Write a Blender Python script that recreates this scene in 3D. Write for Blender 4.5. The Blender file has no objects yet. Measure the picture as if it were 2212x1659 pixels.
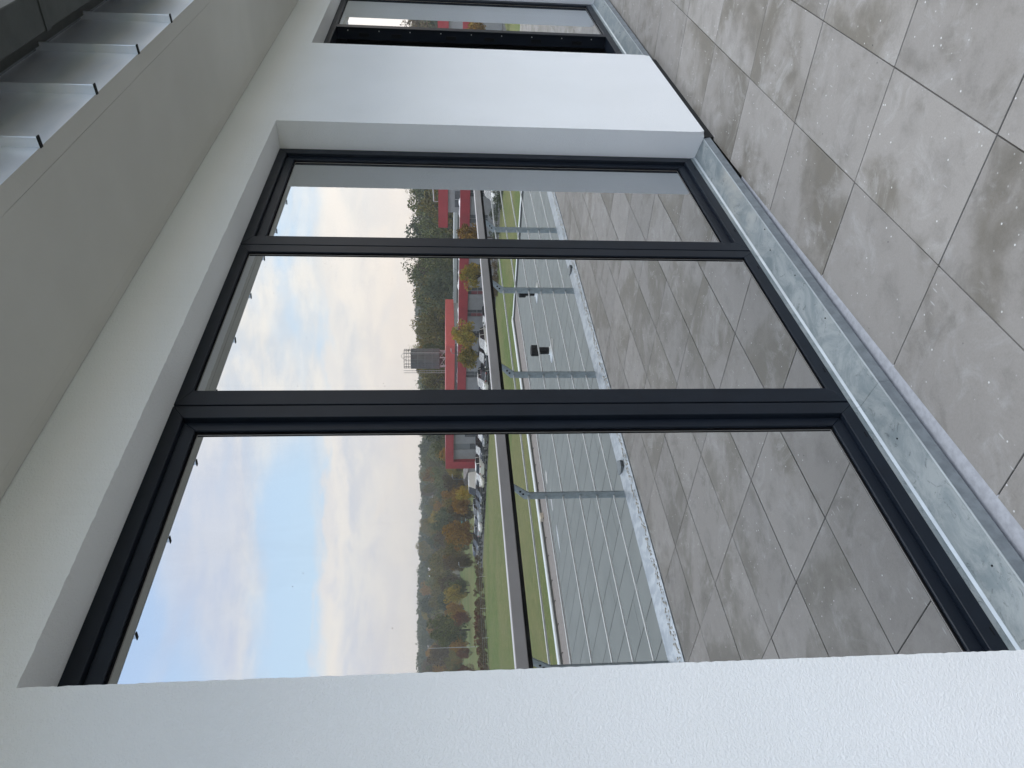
import bpy, bmesh, math, random
from mathutils import Vector, Matrix, noise
R = math.radians
sc = bpy.context.scene
COL = sc.collection
random.seed(7)

# ------------------------------------------------------------------ camera (phone held upright, so the picture lies on its side)
F = Vector((0.78098341, 0.61754403, -0.09329677))
RT = Vector((0.62000021, -0.78459453, -0.00334199))
UP = Vector((0.07526396, 0.05523398, 0.99563274))
cd = bpy.data.cameras.new('camera'); cam = bpy.data.objects.new('camera', cd); COL.objects.link(cam)
cd.sensor_width = 36; cd.lens = 1676.34 / 2212 * 36; cd.clip_start = 0.02; cd.clip_end = 6000
m = Matrix.Identity(4)
for i in range(3):
    m[i][0] = -UP[i]; m[i][1] = RT[i]; m[i][2] = -F[i]
m[0][3], m[1][3], m[2][3] = 0.0, -1.46849, 1.49386
cam.matrix_world = m
sc.camera = cam

# ------------------------------------------------------------------ node helpers
class G:
    """tiny node-graph helper"""
    def __init__(s, nt): s.nt = nt; s.n = nt.nodes; s.l = nt.links
    def node(s, t, **kw):
        n = s.n.new(t)
        for k, v in kw.items():
            if k.startswith('_'): setattr(n, k[1:], v)
        return n
    def put(s, sock, v):
        if hasattr(v, 'is_linked') or isinstance(v, bpy.types.NodeSocket): s.l.new(v, sock)
        elif v is not None: sock.default_value = v
    def math(s, op, a, b=None, c=None, clamp=False):
        n = s.node('ShaderNodeMath', _operation=op, _use_clamp=clamp)
        s.put(n.inputs[0], a)
        if b is not None: s.put(n.inputs[1], b)
        if c is not None: s.put(n.inputs[2], c)
        return n.outputs[0]
    def vmath(s, op, a, b=None):
        n = s.node('ShaderNodeVectorMath', _operation=op); s.put(n.inputs[0], a)
        if b is not None: s.put(n.inputs[1], b)
        return n.outputs[0]
    def noise(s, vec, scale, detail=3, rough=0.5, dist=0.0):
        n = s.node('ShaderNodeTexNoise'); s.put(n.inputs['Vector'], vec)
        n.inputs['Scale'].default_value = scale; n.inputs['Detail'].default_value = detail
        n.inputs['Roughness'].default_value = rough; n.inputs['Distortion'].default_value = dist
        return n.outputs['Fac']
    def voro(s, vec, scale, feature='F1'):
        n = s.node('ShaderNodeTexVoronoi', _feature=feature); s.put(n.inputs['Vector'], vec)
        n.inputs['Scale'].default_value = scale
        return n
    def ss(s, v, lo, hi):
        n = s.node('ShaderNodeMapRange', _interpolation_type='SMOOTHSTEP')
        s.put(n.inputs['Value'], v); n.inputs['From Min'].default_value = lo; n.inputs['From Max'].default_value = hi
        return n.outputs[0]
    def mix(s, f, a, b, blend='MIX'):
        n = s.node('ShaderNodeMix', _data_type='RGBA', _blend_type=blend)
        s.put(n.inputs[0], f)
        for k, v in ((6, a), (7, b)):
            if isinstance(v, (tuple, list)) and len(v) == 3: v = (*v, 1)
            s.put(n.inputs[k], v)
        return n.outputs[2]
    def mapping(s, vec, scale=(1, 1, 1), rot=(0, 0, 0)):
        n = s.node('ShaderNodeMapping'); s.put(n.inputs['Vector'], vec)
        n.inputs['Scale'].default_value = scale; n.inputs['Rotation'].default_value = rot
        return n.outputs[0]

# ------------------------------------------------------------------ world: soft evening sky with broken cloud
SUN_EL, SUN_AZ = 60, 66          # azimuth measured from +X towards -Y (the side the terrace looks out to)
w = bpy.data.worlds.new('World'); sc.world = w; w.use_nodes = True
nt = w.node_tree; nt.nodes.clear(); g = G(nt)
out = g.node('ShaderNodeOutputWorld'); bg = g.node('ShaderNodeBackground'); bg.inputs[1].default_value = 0.066
g.l.new(bg.outputs[0], out.inputs[0])
sky = g.node('ShaderNodeTexSky'); sky.sky_type = 'NISHITA'; sky.sun_disc = False
sky.sun_elevation = R(SUN_EL); sky.sun_rotation = R(90 + SUN_AZ); sky.air_density = 1.0; sky.dust_density = 1.2; sky.ozone_density = 1.5
tc = g.node('ShaderNodeTexCoord'); d = tc.outputs['Generated']
sep = g.node('ShaderNodeSeparateXYZ'); g.l.new(d, sep.inputs[0])
el = g.math('MULTIPLY', g.math('ARCSINE', sep.outputs[2]), 57.2958)
az = g.math('MULTIPLY', g.math('ARCTAN2', g.math('MULTIPLY', sep.outputs[1], -1), sep.outputs[0]), 57.2958)
comb = g.node('ShaderNodeCombineXYZ'); g.l.new(g.math('MULTIPLY', az, 0.045), comb.inputs[0]); g.l.new(g.math('MULTIPLY', el, 0.13), comb.inputs[1])
cv = comb.outputs[0]
n_big = g.noise(cv, 0.9, 5, 0.52, 0.4)
n_mid = g.noise(cv, 2.6, 5, 0.55, 0.5)
n_fin = g.noise(cv, 6.5, 4, 0.6, 0.3)
el_w = g.math('ADD', el, g.math('MULTIPLY', g.math('SUBTRACT', n_mid, 0.5), 4.5))
left = g.ss(az, 38, 46)                                                   # the clearer part of the sky
gap = g.math('MULTIPLY', g.ss(el_w, 8.0, 9.2), g.math('SUBTRACT', 1.0, g.ss(el_w, 10.8, 14.0)))
gap = g.math('MULTIPLY', gap, left)
lav = g.math('MULTIPLY', g.math('MULTIPLY', left, g.ss(el, 12, 15)), 0.62)
gap2 = g.math('MULTIPLY', g.ss(g.math('ADD', el, g.math('MULTIPLY', g.math('SUBTRACT', az, 50), 0.5)), 17.0, 22.0), g.ss(n_big, 0.72, 0.5))
dens = g.math('ADD', g.math('MULTIPLY', n_big, 0.75), g.math('MULTIPLY', n_mid, 0.45))
dens = g.ss(g.math('ADD', dens, g.math('MULTIPLY', g.math('SUBTRACT', 1.0, left), 0.05)), 0.40, 0.66)
dens = g.math('MULTIPLY', dens, g.math('SUBTRACT', 1.0, g.math('MULTIPLY', gap, 0.97)))
dens = g.math('MULTIPLY', dens, g.math('SUBTRACT', 1.0, g.math('MULTIPLY', gap2, 0.9)))
dens = g.math('MAXIMUM', dens, g.math('MULTIPLY', g.ss(el, 24, 45), 0.85))
bank = g.math('SUBTRACT', 1.0, g.ss(g.math('ADD', el, g.math('MULTIPLY', g.math('SUBTRACT', n_fin, 0.5), 3.6)), 7.6, 9.0))
dens = g.math('MAXIMUM', dens, g.math('MULTIPLY', bank, 0.95))
# colours: x10 because the background runs at strength 0.1
blue_lo, blue_hi = (9.0, 11.7, 14.4), (6.8, 9.4, 13.8)
blue = g.mix(g.ss(el, 8, 24), blue_lo, blue_hi)
blue = g.mix(0.12, blue, sky.outputs[0])
lit = g.mix(g.ss(az, 30, 58), (13.4, 12.7, 11.8), (11.8, 11.6, 11.4))
shade = g.mix(g.ss(az, 28, 60), (10.6, 10.7, 10.7), (8.6, 9.2, 10.9))
cl = g.mix(g.ss(g.math('ADD', g.math('MULTIPLY', n_fin, 0.55), g.math('MULTIPLY', n_mid, 0.6)), 0.42, 0.72), shade, lit)
warm = g.mix(g.ss(az, 30, 50), (14.2, 12.2, 10.5), (11.7, 10.5, 9.5))
cl = g.mix(g.math('MULTIPLY', g.math('SUBTRACT', 1.0, g.ss(el, 1, 9)), 0.75), cl, warm)
edge = g.math('MULTIPLY', g.ss(g.math('ADD', el, g.math('MULTIPLY', g.math('SUBTRACT', n_fin, 0.5), 3.6)), 5.9, 7.4), bank)
cl = g.mix(g.math('MULTIPLY', edge, 0.55), cl, (13.8, 12.6, 11.4))
cl = g.mix(lav, cl, (8.4, 9.4, 11.6))
zen = g.math('ADD', 1.0, g.math('MULTIPLY', g.ss(el, 22, 60), 0.45))
vsn = g.node('ShaderNodeVectorMath', _operation='SCALE'); g.l.new(cl, vsn.inputs[0]); g.l.new(zen, vsn.inputs['Scale'])
col = g.mix(dens, blue, vsn.outputs[0])
down = g.ss(el, -1.0, -6.0)
col = g.mix(down, col, (3.2, 3.1, 2.8))
g.l.new(col, bg.inputs[0])

sun = bpy.data.lights.new('sun', 'SUN'); sun.energy = 1.4; sun.angle = R(40); sun.color = (0.94, 0.975, 1.0)
so = bpy.data.objects.new('sun', sun); COL.objects.link(so)
sd = Vector((math.cos(R(SUN_EL)) * math.cos(R(SUN_AZ)), -math.cos(R(SUN_EL)) * math.sin(R(SUN_AZ)), math.sin(R(SUN_EL))))
so.rotation_euler = sd.to_track_quat('Z', 'Y').to_euler(); so.location = (0, -4, 8)
sc.view_settings.view_transform = 'Standard'; sc.view_settings.look = 'None'
sc.view_settings.exposure = 0.72; sc.view_settings.gamma = 1; sc.view_settings.use_curve_mapping = False
sc.cycles.use_denoising = True
sc.cycles.max_bounces = 10; sc.cycles.diffuse_bounces = 4; sc.cycles.glossy_bounces = 5; sc.cycles.transparent_max_bounces = 8
sc.cycles.sample_clamp_indirect = 8

# ------------------------------------------------------------------ materials
MATS = {}
def principled(name):
    mt = bpy.data.materials.new(name); mt.use_nodes = True
    nt = mt.node_tree; g = G(nt); b = nt.nodes['Principled BSDF']
    MATS[name] = mt
    return mt, g, b
def bump(g, b, h, dist, strength=1.0):
    n = g.node('ShaderNodeBump'); n.inputs['Distance'].default_value = dist; n.inputs['Strength'].default_value = strength
    g.l.new(h, n.inputs['Height']); g.l.new(n.outputs[0], b.inputs['Normal'])
def simple(name, c1, c2=None, rough=0.6, metal=0.0, scale=6, bumpd=0, bscale=60, spec=0.5, lo=0.35, hi=0.65, obj=False):
    mt, g, b = principled(name)
    tcn = g.node('ShaderNodeTexCoord'); v = tcn.outputs['Object']
    if obj:
        oi = g.node('ShaderNodeObjectInfo')
        v = g.vmath('ADD', v, g.vmath('MULTIPLY', oi.outputs['Random'], (97, 53, 31)))
    if c2 is None: c2 = tuple(x * 0.82 for x in c1)
    f = g.ss(g.noise(v, scale, 5, 0.6), lo, hi)
    g.l.new(g.mix(f, c1, c2), b.inputs['Base Color'])
    b.inputs['Roughness'].default_value = rough; b.inputs['Metallic'].default_value = metal
    b.inputs['Specular IOR Level'].default_value = spec
    if bumpd: bump(g, b, g.noise(v, bscale, 4, 0.6), bumpd)
    return mt

# white render: 1-2 mm float-rubbed grain
mt, g, b = principled('render_white')
v = g.node('ShaderNodeTexCoord').outputs['Object']
f = g.noise(v, 0.9, 4, 0.6)
g.l.new(g.mix(g.ss(f, 0.3, 0.7), (0.81, 0.81, 0.805), (0.765, 0.765, 0.755)), b.inputs['Base Color'])
b.inputs['Roughness'].default_value = 0.9; b.inputs['Specular IOR Level'].default_value = 0.2
hgt = g.math('ADD', g.noise(v, 165, 3, 0.55, 0.6), g.math('MULTIPLY', g.noise(v, 400, 2, 0.5), 0.4))
bump(g, b, g.ss(hgt, 0.45, 1.0), 0.0030, 0.4)
simple('soffit_board', (0.56, 0.548, 0.505), (0.525, 0.513, 0.47), 0.85, scale=1.6, bumpd=0.0006, bscale=90, spec=0.2)
simple('dark_gap', (0.012, 0.012, 0.012), rough=0.9)
simple('anthracite', (0.0070, 0.0112, 0.0185), (0.0055, 0.0088, 0.015), 0.42, scale=9, spec=0.24, bumpd=0.0001, bscale=500)
simple('gasket', (0.002, 0.002, 0.0025), rough=0.8, spec=0.1)
simple('spacer', (0.30, 0.28, 0.26), rough=0.4, metal=0.6)
simple('room_paint', (0.10, 0.10, 0.10), rough=0.9)
# galvanised sheet with white rust and stains
mt, g, b = principled('galvanised')
tcn = g.node('ShaderNodeTexCoord'); v = g.mapping(tcn.outputs['Object'], (0.6, 1, 1))
a = g.noise(v, 9, 8, 0.72, 1.2); c = g.noise(v, 26, 6, 0.75, 1.6); e = g.noise(v, 2.6, 4, 0.6)
base = g.mix(g.ss(a, 0.38, 0.62), (0.20, 0.235, 0.245), (0.31, 0.335, 0.335))
base = g.mix(g.math('MULTIPLY', g.ss(c, 0.56, 0.68), 0.75), base, (0.085, 0.10, 0.11))
base = g.mix(g.math('MULTIPLY', g.ss(e, 0.56, 0.72), 0.55), base, (0.47, 0.455, 0.41))
g.l.new(base, b.inputs['Base Color']); b.inputs['Metallic'].default_value = 0.35
g.l.new(g.math('ADD', g.math('MULTIPLY', a, 0.3), 0.32), b.inputs['Roughness'])
bump(g, b, c, 0.0004)
# zinc cladding
mt, g, b = principled('zinc')
tcn = g.node('ShaderNodeTexCoord'); oi = g.node('ShaderNodeObjectInfo')
v = g.vmath('ADD', tcn.outputs['Object'], g.vmath('MULTIPLY', oi.outputs['Random'], (17, 3, 5)))
a = g.noise(g.mapping(v, (1, 1, 3)), 5, 5, 0.6, 0.5)
g.l.new(g.mix(g.ss(a, 0.35, 0.7), (0.88, 0.92, 0.98), (0.95, 0.97, 1.0)), b.inputs['Base Color'])
b.inputs['Metallic'].default_value = 0.55
g.l.new(g.math('ADD', g.math('MULTIPLY', a, 0.10), 0.27), b.inputs['Roughness'])
bump(g, b, g.noise(g.mapping(v, (1, 1, 1.6)), 2.2, 1, 0.4), 0.008, 0.4)
simple('zinc_shaded', (0.050, 0.055, 0.050), (0.038, 0.042, 0.038), 0.6, 0.3, scale=12, bumpd=0.0004, bscale=120)  # gutter zinc, darkened: the shade of its underside is in the colour
simple('zinc_grey', (0.20, 0.22, 0.23), (0.16, 0.18, 0.19), 0.5, 0.5, scale=15)
simple('steel_galv', (0.37, 0.42, 0.44), (0.30, 0.34, 0.36), 0.55, 0.3, scale=30, bumpd=0.0002, bscale=200)
simple('steel_bright', (0.80, 0.81, 0.80), (0.68, 0.70, 0.70), 0.45, 0.15, scale=30)
simple('handrail_grey', (0.55, 0.53, 0.54), (0.50, 0.485, 0.49), 0.5, 0.1, scale=1.5)
simple('black', (0.006, 0.006, 0.007), rough=0.7, spec=0.2)
simple('sill_drip', (0.20, 0.225, 0.24), (0.15, 0.17, 0.185), 0.5, 0.3, scale=22, bumpd=0.0004, bscale=60)
simple('edge_highlight', (0.50, 0.54, 0.56), rough=0.35, metal=0.4)  # lighter metal, a highlight painted along the sill folds
simple('fleece', (0.40, 0.41, 0.44), rough=1.0, scale=40)
# window pane: solar-control coating, strongly mirroring, dark room behind
mt = bpy.data.materials.new('coated_glass'); MATS['coated_glass'] = mt; mt.use_nodes = True
nt = mt.node_tree; nt.nodes.clear(); g = G(nt)
o_ = g.node('ShaderNodeOutputMaterial'); mx = g.node('ShaderNodeMixShader')
gl = g.node('ShaderNodeBsdfGlossy'); gl.inputs['Roughness'].default_value = 0.0; gl.inputs['Color'].default_value = (0.965, 0.985, 1.0, 1)
tr = g.node('ShaderNodeBsdfTransparent'); tr.inputs['Color'].default_value = (0.10, 0.11, 0.12, 1)
fr = g.node('ShaderNodeFresnel'); fr.inputs['IOR'].default_value = 1.5
PANE_R = 0.58
fac = g.math('ADD', g.math('MULTIPLY', fr.outputs[0], 1.0), PANE_R, clamp=True)
vv_ = g.node('ShaderNodeTexCoord').outputs['Object']
df = g.node('ShaderNodeBsdfDiffuse'); df.inputs['Color'].default_value = (0.42, 0.40, 0.37, 1); m3 = g.node('ShaderNodeMixShader')
vd = g.voro(vv_, 19.0); dust = g.math('MULTIPLY', g.ss(vd.outputs['Distance'], 0.045, 0.025), g.ss(g.noise(vv_, 1.7, 2), 0.48, 0.60))
film = g.math('MULTIPLY', g.ss(g.noise(g.mapping(vv_, (1, 1, 0.35)), 3.5, 5, 0.65, 0.8), 0.5, 0.8), 0.05)
g.l.new(fac, mx.inputs[0]); g.l.new(tr.outputs[0], mx.inputs[1]); g.l.new(gl.outputs[0], mx.inputs[2]); g.l.new(g.math('MAXIMUM', g.math('MULTIPLY', dust, 0.55), film), m3.inputs[0]); g.l.new(mx.outputs[0], m3.inputs[1]); g.l.new(df.outputs[0], m3.inputs[2]); g.l.new(m3.outputs[0], o_.inputs[0])
# terrace tiles
mt, g, b = principled('concrete_tile')
tcn = g.node('ShaderNodeTexCoord'); oi = g.node('ShaderNodeObjectInfo')
v = g.vmath('ADD', tcn.outputs['Object'], g.vmath('MULTIPLY', oi.outputs['Random'], (41, 67, 13)))
big = g.math('ADD', g.noise(v, 1.7, 4, 0.55, 0.6), g.math('MULTIPLY', g.math('SUBTRACT', oi.outputs['Random'], 0.5), 0.10)); mid = g.noise(v, 9, 5, 0.65, 0.4); fine = g.noise(v, 160, 3, 0.6)
st = g.ss(g.math('ADD', g.math('MULTIPLY', big, 0.85), g.math('MULTIPLY', mid, 0.20)), 0.48, 0.66)
base = g.mix(g.math('MULTIPLY', st, 0.9), (0.262, 0.246, 0.228), (0.142, 0.128, 0.104))
pale = g.math('MULTIPLY', g.ss(g.noise(v, 5.5, 6, 0.75, 0.8), 0.50, 0.70), 0.6)
base = g.mix(pale, base, (0.345, 0.335, 0.322))
base = g.mix(g.math('MULTIPLY', g.ss(mid, 0.45, 0.75), 0.40), base, (0.125, 0.118, 0.105))
base = g.mix(1.0, base, g.mix(fine, (0.86, 0.86, 0.86), (1.14, 1.14, 1.14)), 'MULTIPLY')
vs = g.voro(v, 30); chip = g.math('MULTIPLY', g.ss(vs.outputs['Distance'], 0.12, 0.06), g.ss(g.noise(v, 7, 2), 0.47, 0.60))
base = g.mix(g.math('MULTIPLY', chip, 0.8), base, (0.72, 0.72, 0.71))
vs2 = g.voro(v, 15); pit = g.math('MULTIPLY', g.ss(vs2.outputs['Distance'], 0.06, 0.03), g.ss(g.noise(v, 4, 2), 0.5, 0.6))
base = g.mix(pit, base, (0.04, 0.04, 0.04))
scr = g.voro(g.mapping(v, (2.2, 13, 1), (0, 0, 0.5)), 3.0); sm = g.math('MULTIPLY', g.ss(scr.outputs['Distance'], 0.12, 0.05), g.ss(g.noise(v, 3, 2), 0.50, 0.60))
base = g.mix(g.math('MULTIPLY', sm, 0.5), base, (0.55, 0.55, 0.54))
g.l.new(g.mix(1.0, base, g.mix(g.math('FRACT', g.math('MULTIPLY', oi.outputs['Random'], 7.7)), (0.89, 0.89, 0.89), (1.07, 1.07, 1.07)), 'MULTIPLY'), b.inputs['Base Color'])
g.l.new(g.math('SUBTRACT', 0.78, g.math('MULTIPLY', st, 0.16)), b.inputs['Roughness'])
bump(g, b, g.math('ADD', fine, g.math('MULTIPLY', pit, -2)), 0.0006, 0.6)
simple('bitumen', (0.035, 0.036, 0.037), rough=0.9, scale=40)
simple('roof_membrane', (0.150, 0.166, 0.163), (0.132, 0.147, 0.144), 0.8, scale=0.7, bumpd=0.001, bscale=8, obj=True)
simple('roof_gravel', (0.225, 0.205, 0.195), (0.17, 0.155, 0.145), 0.9, scale=9, bumpd=0.01, bscale=40)
simple('parapet_white', (0.60, 0.64, 0.66), (0.55, 0.59, 0.61), 0.5, scale=3)
simple('parapet_face', (0.10, 0.11, 0.11), rough=0.7)
simple('coping_sheet', (0.52, 0.56, 0.60), (0.38, 0.42, 0.46), 0.45, 0.35, scale=14, lo=0.4, hi=0.6, bumpd=0.0008, bscale=60)
simple('grit', (0.60, 0.58, 0.53), (0.42, 0.40, 0.35), 0.95, scale=120, bumpd=0.006, bscale=150)
simple('wall_grey', (0.29, 0.30, 0.31), (0.26, 0.27, 0.28), 0.8, scale=1.0)
simple('fascia_red', (0.34, 0.027, 0.040), (0.29, 0.023, 0.034), 0.45, scale=0.6)
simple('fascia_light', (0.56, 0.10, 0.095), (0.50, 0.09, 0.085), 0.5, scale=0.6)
simple('window_dark', (0.05, 0.055, 0.065), (0.09, 0.10, 0.115), 0.25, scale=1.2)
simple('blind_red', (0.20, 0.05, 0.06), rough=0.5)
simple('roof_far', (0.22, 0.21, 0.20), (0.15, 0.14, 0.14), 0.9, scale=2)
simple('foil_white', (0.75, 0.76, 0.80), (0.55, 0.56, 0.6), 0.4, scale=3)
simple('asphalt', (0.06, 0.062, 0.065), (0.05, 0.05, 0.052), 0.9, scale=0.8)
simple('eave_pale', (0.45, 0.48, 0.50), rough=0.5)
simple('silo_metal', (0.115, 0.12, 0.13), (0.085, 0.09, 0.10), 0.5, 0.3, scale=1.5)
# grass
mt, g, b = principled('field_grass')
v = g.node('ShaderNodeTexCoord').outputs['Object']
a = g.noise(v, 0.045, 5, 0.6, 0.5); c = g.noise(v, 0.9, 5, 0.7); e = g.noise(v, 7, 4, 0.7)
base = g.mix(g.ss(a, 0.36, 0.62), (0.090, 0.130, 0.038), (0.140, 0.148, 0.062))
base = g.mix(g.math('MULTIPLY', g.ss(c, 0.50, 0.66), 0.6), base, (0.20, 0.18, 0.085))
base = g.mix(g.math('MULTIPLY', g.ss(c, 0.42, 0.26), 0.6), base, (0.045, 0.062, 0.018))
base = g.mix(1.0, base, g.mix(g.ss(e, 0.3, 0.7), (0.75, 0.75, 0.75), (1.25, 1.25, 1.25)), 'MULTIPLY')
g.l.new(base, b.inputs['Base Color']); b.inputs['Roughness'].default_value = 0.95; b.inputs['Specular IOR Level'].default_value = 0.1
bump(g, b, e, 0.12, 0.7)
simple('forest_floor', (0.060, 0.055, 0.030), (0.085, 0.075, 0.040), 0.95, scale=0.08, bumpd=0.5, bscale=0.6)
def leaf_mat(name, c1, c2, c3):
    mt, g, b = principled(name)
    geo = g.node('ShaderNodeNewGeometry'); oi = g.node('ShaderNodeObjectInfo'); pos = geo.outputs['Position']
    a = g.noise(pos, 0.55, 3, 0.6); r = geo.outputs['Random Per Island']
    base = g.mix(g.ss(a, 0.35, 0.65), c1, c2)
    base = g.mix(g.ss(r, 0.55, 0.95), base, c3)
    base = g.mix(1.0, base, g.mix(oi.outputs['Random'], (0.72, 0.74, 0.74), (1.2, 1.16, 1.1)), 'MULTIPLY')
    g.l.new(base, b.inputs['Base Color']); b.inputs['Roughness'].default_value = 0.85; b.inputs['Specular IOR Level'].default_value = 0.1
    return mt
leaf_mat('leaf_green', (0.090, 0.116, 0.049), (0.123, 0.145, 0.058), (0.181, 0.181, 0.072))
leaf_mat('leaf_dark', (0.065, 0.090, 0.058), (0.084, 0.107, 0.064), (0.116, 0.128, 0.070))
leaf_mat('leaf_olive', (0.123, 0.123, 0.043), (0.167, 0.145, 0.049), (0.217, 0.174, 0.052))
leaf_mat('leaf_orange', (0.213, 0.106, 0.025), (0.269, 0.156, 0.030), (0.325, 0.206, 0.040))
leaf_mat('leaf_yellow', (0.375, 0.263, 0.040), (0.312, 0.250, 0.053), (0.188, 0.194, 0.053))
leaf_mat('leaf_red', (0.152, 0.058, 0.038), (0.189, 0.080, 0.043), (0.123, 0.072, 0.046))
leaf_mat('leaf_brown', (0.123, 0.090, 0.055), (0.094, 0.070, 0.043), (0.160, 0.123, 0.065))
leaf_mat('leaf_pale', (0.189, 0.210, 0.094), (0.232, 0.239, 0.123), (0.275, 0.275, 0.160))
simple('bark', (0.07, 0.055, 0.042), rough=0.95)
for nm, c in dict(paint_white=(0.78, 0.78, 0.76), paint_cream=(0.66, 0.63, 0.55), paint_dark=(0.022, 0.026, 0.036), paint_silver=(0.38, 0.40, 0.42),
                  paint_blue=(0.03, 0.05, 0.10), paint_grey=(0.11, 0.12, 0.13)).items():
    simple(nm, c, c, 0.25)
simple('car_glass', (0.012, 0.014, 0.017), rough=0.08)
simple('tyre', (0.018, 0.018, 0.019), rough=0.8)
simple('alloy', (0.35, 0.36, 0.37), rough=0.35, metal=0.6)
simple('lamp_clear', (0.6, 0.6, 0.58), rough=0.2)
simple('lamp_red', (0.35, 0.02, 0.02), rough=0.3)
simple('teal_slide', (0.07, 0.22, 0.20), rough=0.4)
simple('puddle', (0.16, 0.17, 0.175), (0.30, 0.31, 0.31), 0.08, scale=1.2)
simple('block_beige', (0.55, 0.50, 0.42), rough=0.8)

# ------------------------------------------------------------------ mesh helpers
def link(name, me, mat=None, parent=None, loc=None):
    o = bpy.data.objects.new(name, me); COL.objects.link(o)
    if mat: 
        if not me.materials: me.materials.append(MATS[mat])
    if parent: o.parent = parent
    if loc: o.location = loc
    return o
def tag(o, label=None, cat=None, group=None, kind=None):
    if label: o['label'] = label
    if cat: o['category'] = cat
    if group: o['group'] = group
    if kind: o['kind'] = kind
    return o
def empty(name, label=None, cat=None, group=None, loc=(0, 0, 0), rotz=0):
    o = bpy.data.objects.new(name, None); COL.objects.link(o); o.location = loc; o.rotation_euler = (0, 0, rotz)
    o.empty_display_size = 0.2
    return tag(o, label, cat, group)
def mesh(name, vs, fs, smooth=False):
    me = bpy.data.meshes.new(name); me.from_pydata([tuple(v) for v in vs], [], fs)
    if smooth:
        for p in me.polygons: p.use_smooth = True
    me.update(); return me
class MB:
    def __init__(s): s.v = []; s.f = []
    def box(s, x0, x1, y0, y1, z0, z1):
        n = len(s.v)
        s.v += [(x, y, z) for x in (x0, x1) for y in (y0, y1) for z in (z0, z1)]
        s.f += [(n, n+1, n+3, n+2), (n+4, n+6, n+7, n+5), (n, n+4, n+5, n+1), (n+2, n+3, n+7, n+6), (n, n+2, n+6, n+4), (n+1, n+5, n+7, n+3)]
        return s
    def prism(s, pts, axis, a, b, caps=True):
        """extrude closed 2-D outline along axis ('x': pts are (y,z); 'y': (x,z); 'z': (x,y))"""
        n = len(s.v); k = len(pts)
        for t in (a, b):
            for p, q in pts:
                s.v.append({'x': (t, p, q), 'y': (p, t, q), 'z': (p, q, t)}[axis])
        for i in range(k): s.f.append((n+i, n+(i+1) % k, n+k+(i+1) % k, n+k+i))
        if caps: s.f.append(tuple(range(n, n+k))[::-1]); s.f.append(tuple(range(n+k, n+2*k)))
        return s
    def tube(s, p, q, r, seg=8, r2=None, cap=True):
        p, q = Vector(p), Vector(q); r2 = r if r2 is None else r2
        d = (q-p).normalized(); a = d.orthogonal().normalized(); b_ = d.cross(a); n = len(s.v)
        for c, rr in ((p, r), (q, r2)):
            for i in range(seg):
                t = 2*math.pi*i/seg; s.v.append(tuple(c + a*math.cos(t)*rr + b_*math.sin(t)*rr))
        for i in range(seg): s.f.append((n+i, n+(i+1) % seg, n+seg+(i+1) % seg, n+seg+i))
        if cap: s.f.append(tuple(range(n, n+seg))[::-1]); s.f.append(tuple(range(n+seg, n+2*seg)))
        return s
    def lathe(s, prof, cx, cy, seg=20):
        n = len(s.v); k = len(prof)
        for r, z in prof:
            for i in range(seg):
                t = 2*math.pi*i/seg; s.v.append((cx+r*math.cos(t), cy+r*math.sin(t), z))
        for j in range(k-1):
            for i in range(seg): s.f.append((n+j*seg+i, n+j*seg+(i+1) % seg, n+(j+1)*seg+(i+1) % seg, n+(j+1)*seg+i))
        s.f.append(tuple(range(n, n+seg))[::-1]); s.f.append(tuple(range(n+(k-1)*seg, n+k*seg)))
        return s
    def me(s, name, bev=0, smooth=False, seg=1):
        me = mesh(name, s.v, s.f, smooth)
        bm = bmesh.new(); bm.from_mesh(me)
        bmesh.ops.recalc_face_normals(bm, faces=bm.faces)
        if bev: bmesh.ops.bevel(bm, geom=list(bm.edges), offset=bev, segments=seg, affect='EDGES', clamp_overlap=True)
        bm.to_mesh(me); bm.free()
        return me
    def obj(s, name, mat, parent=None, bev=0, smooth=False, seg=1):
        return link(name, s.me(name, bev, smooth, seg), mat, parent)

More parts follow.
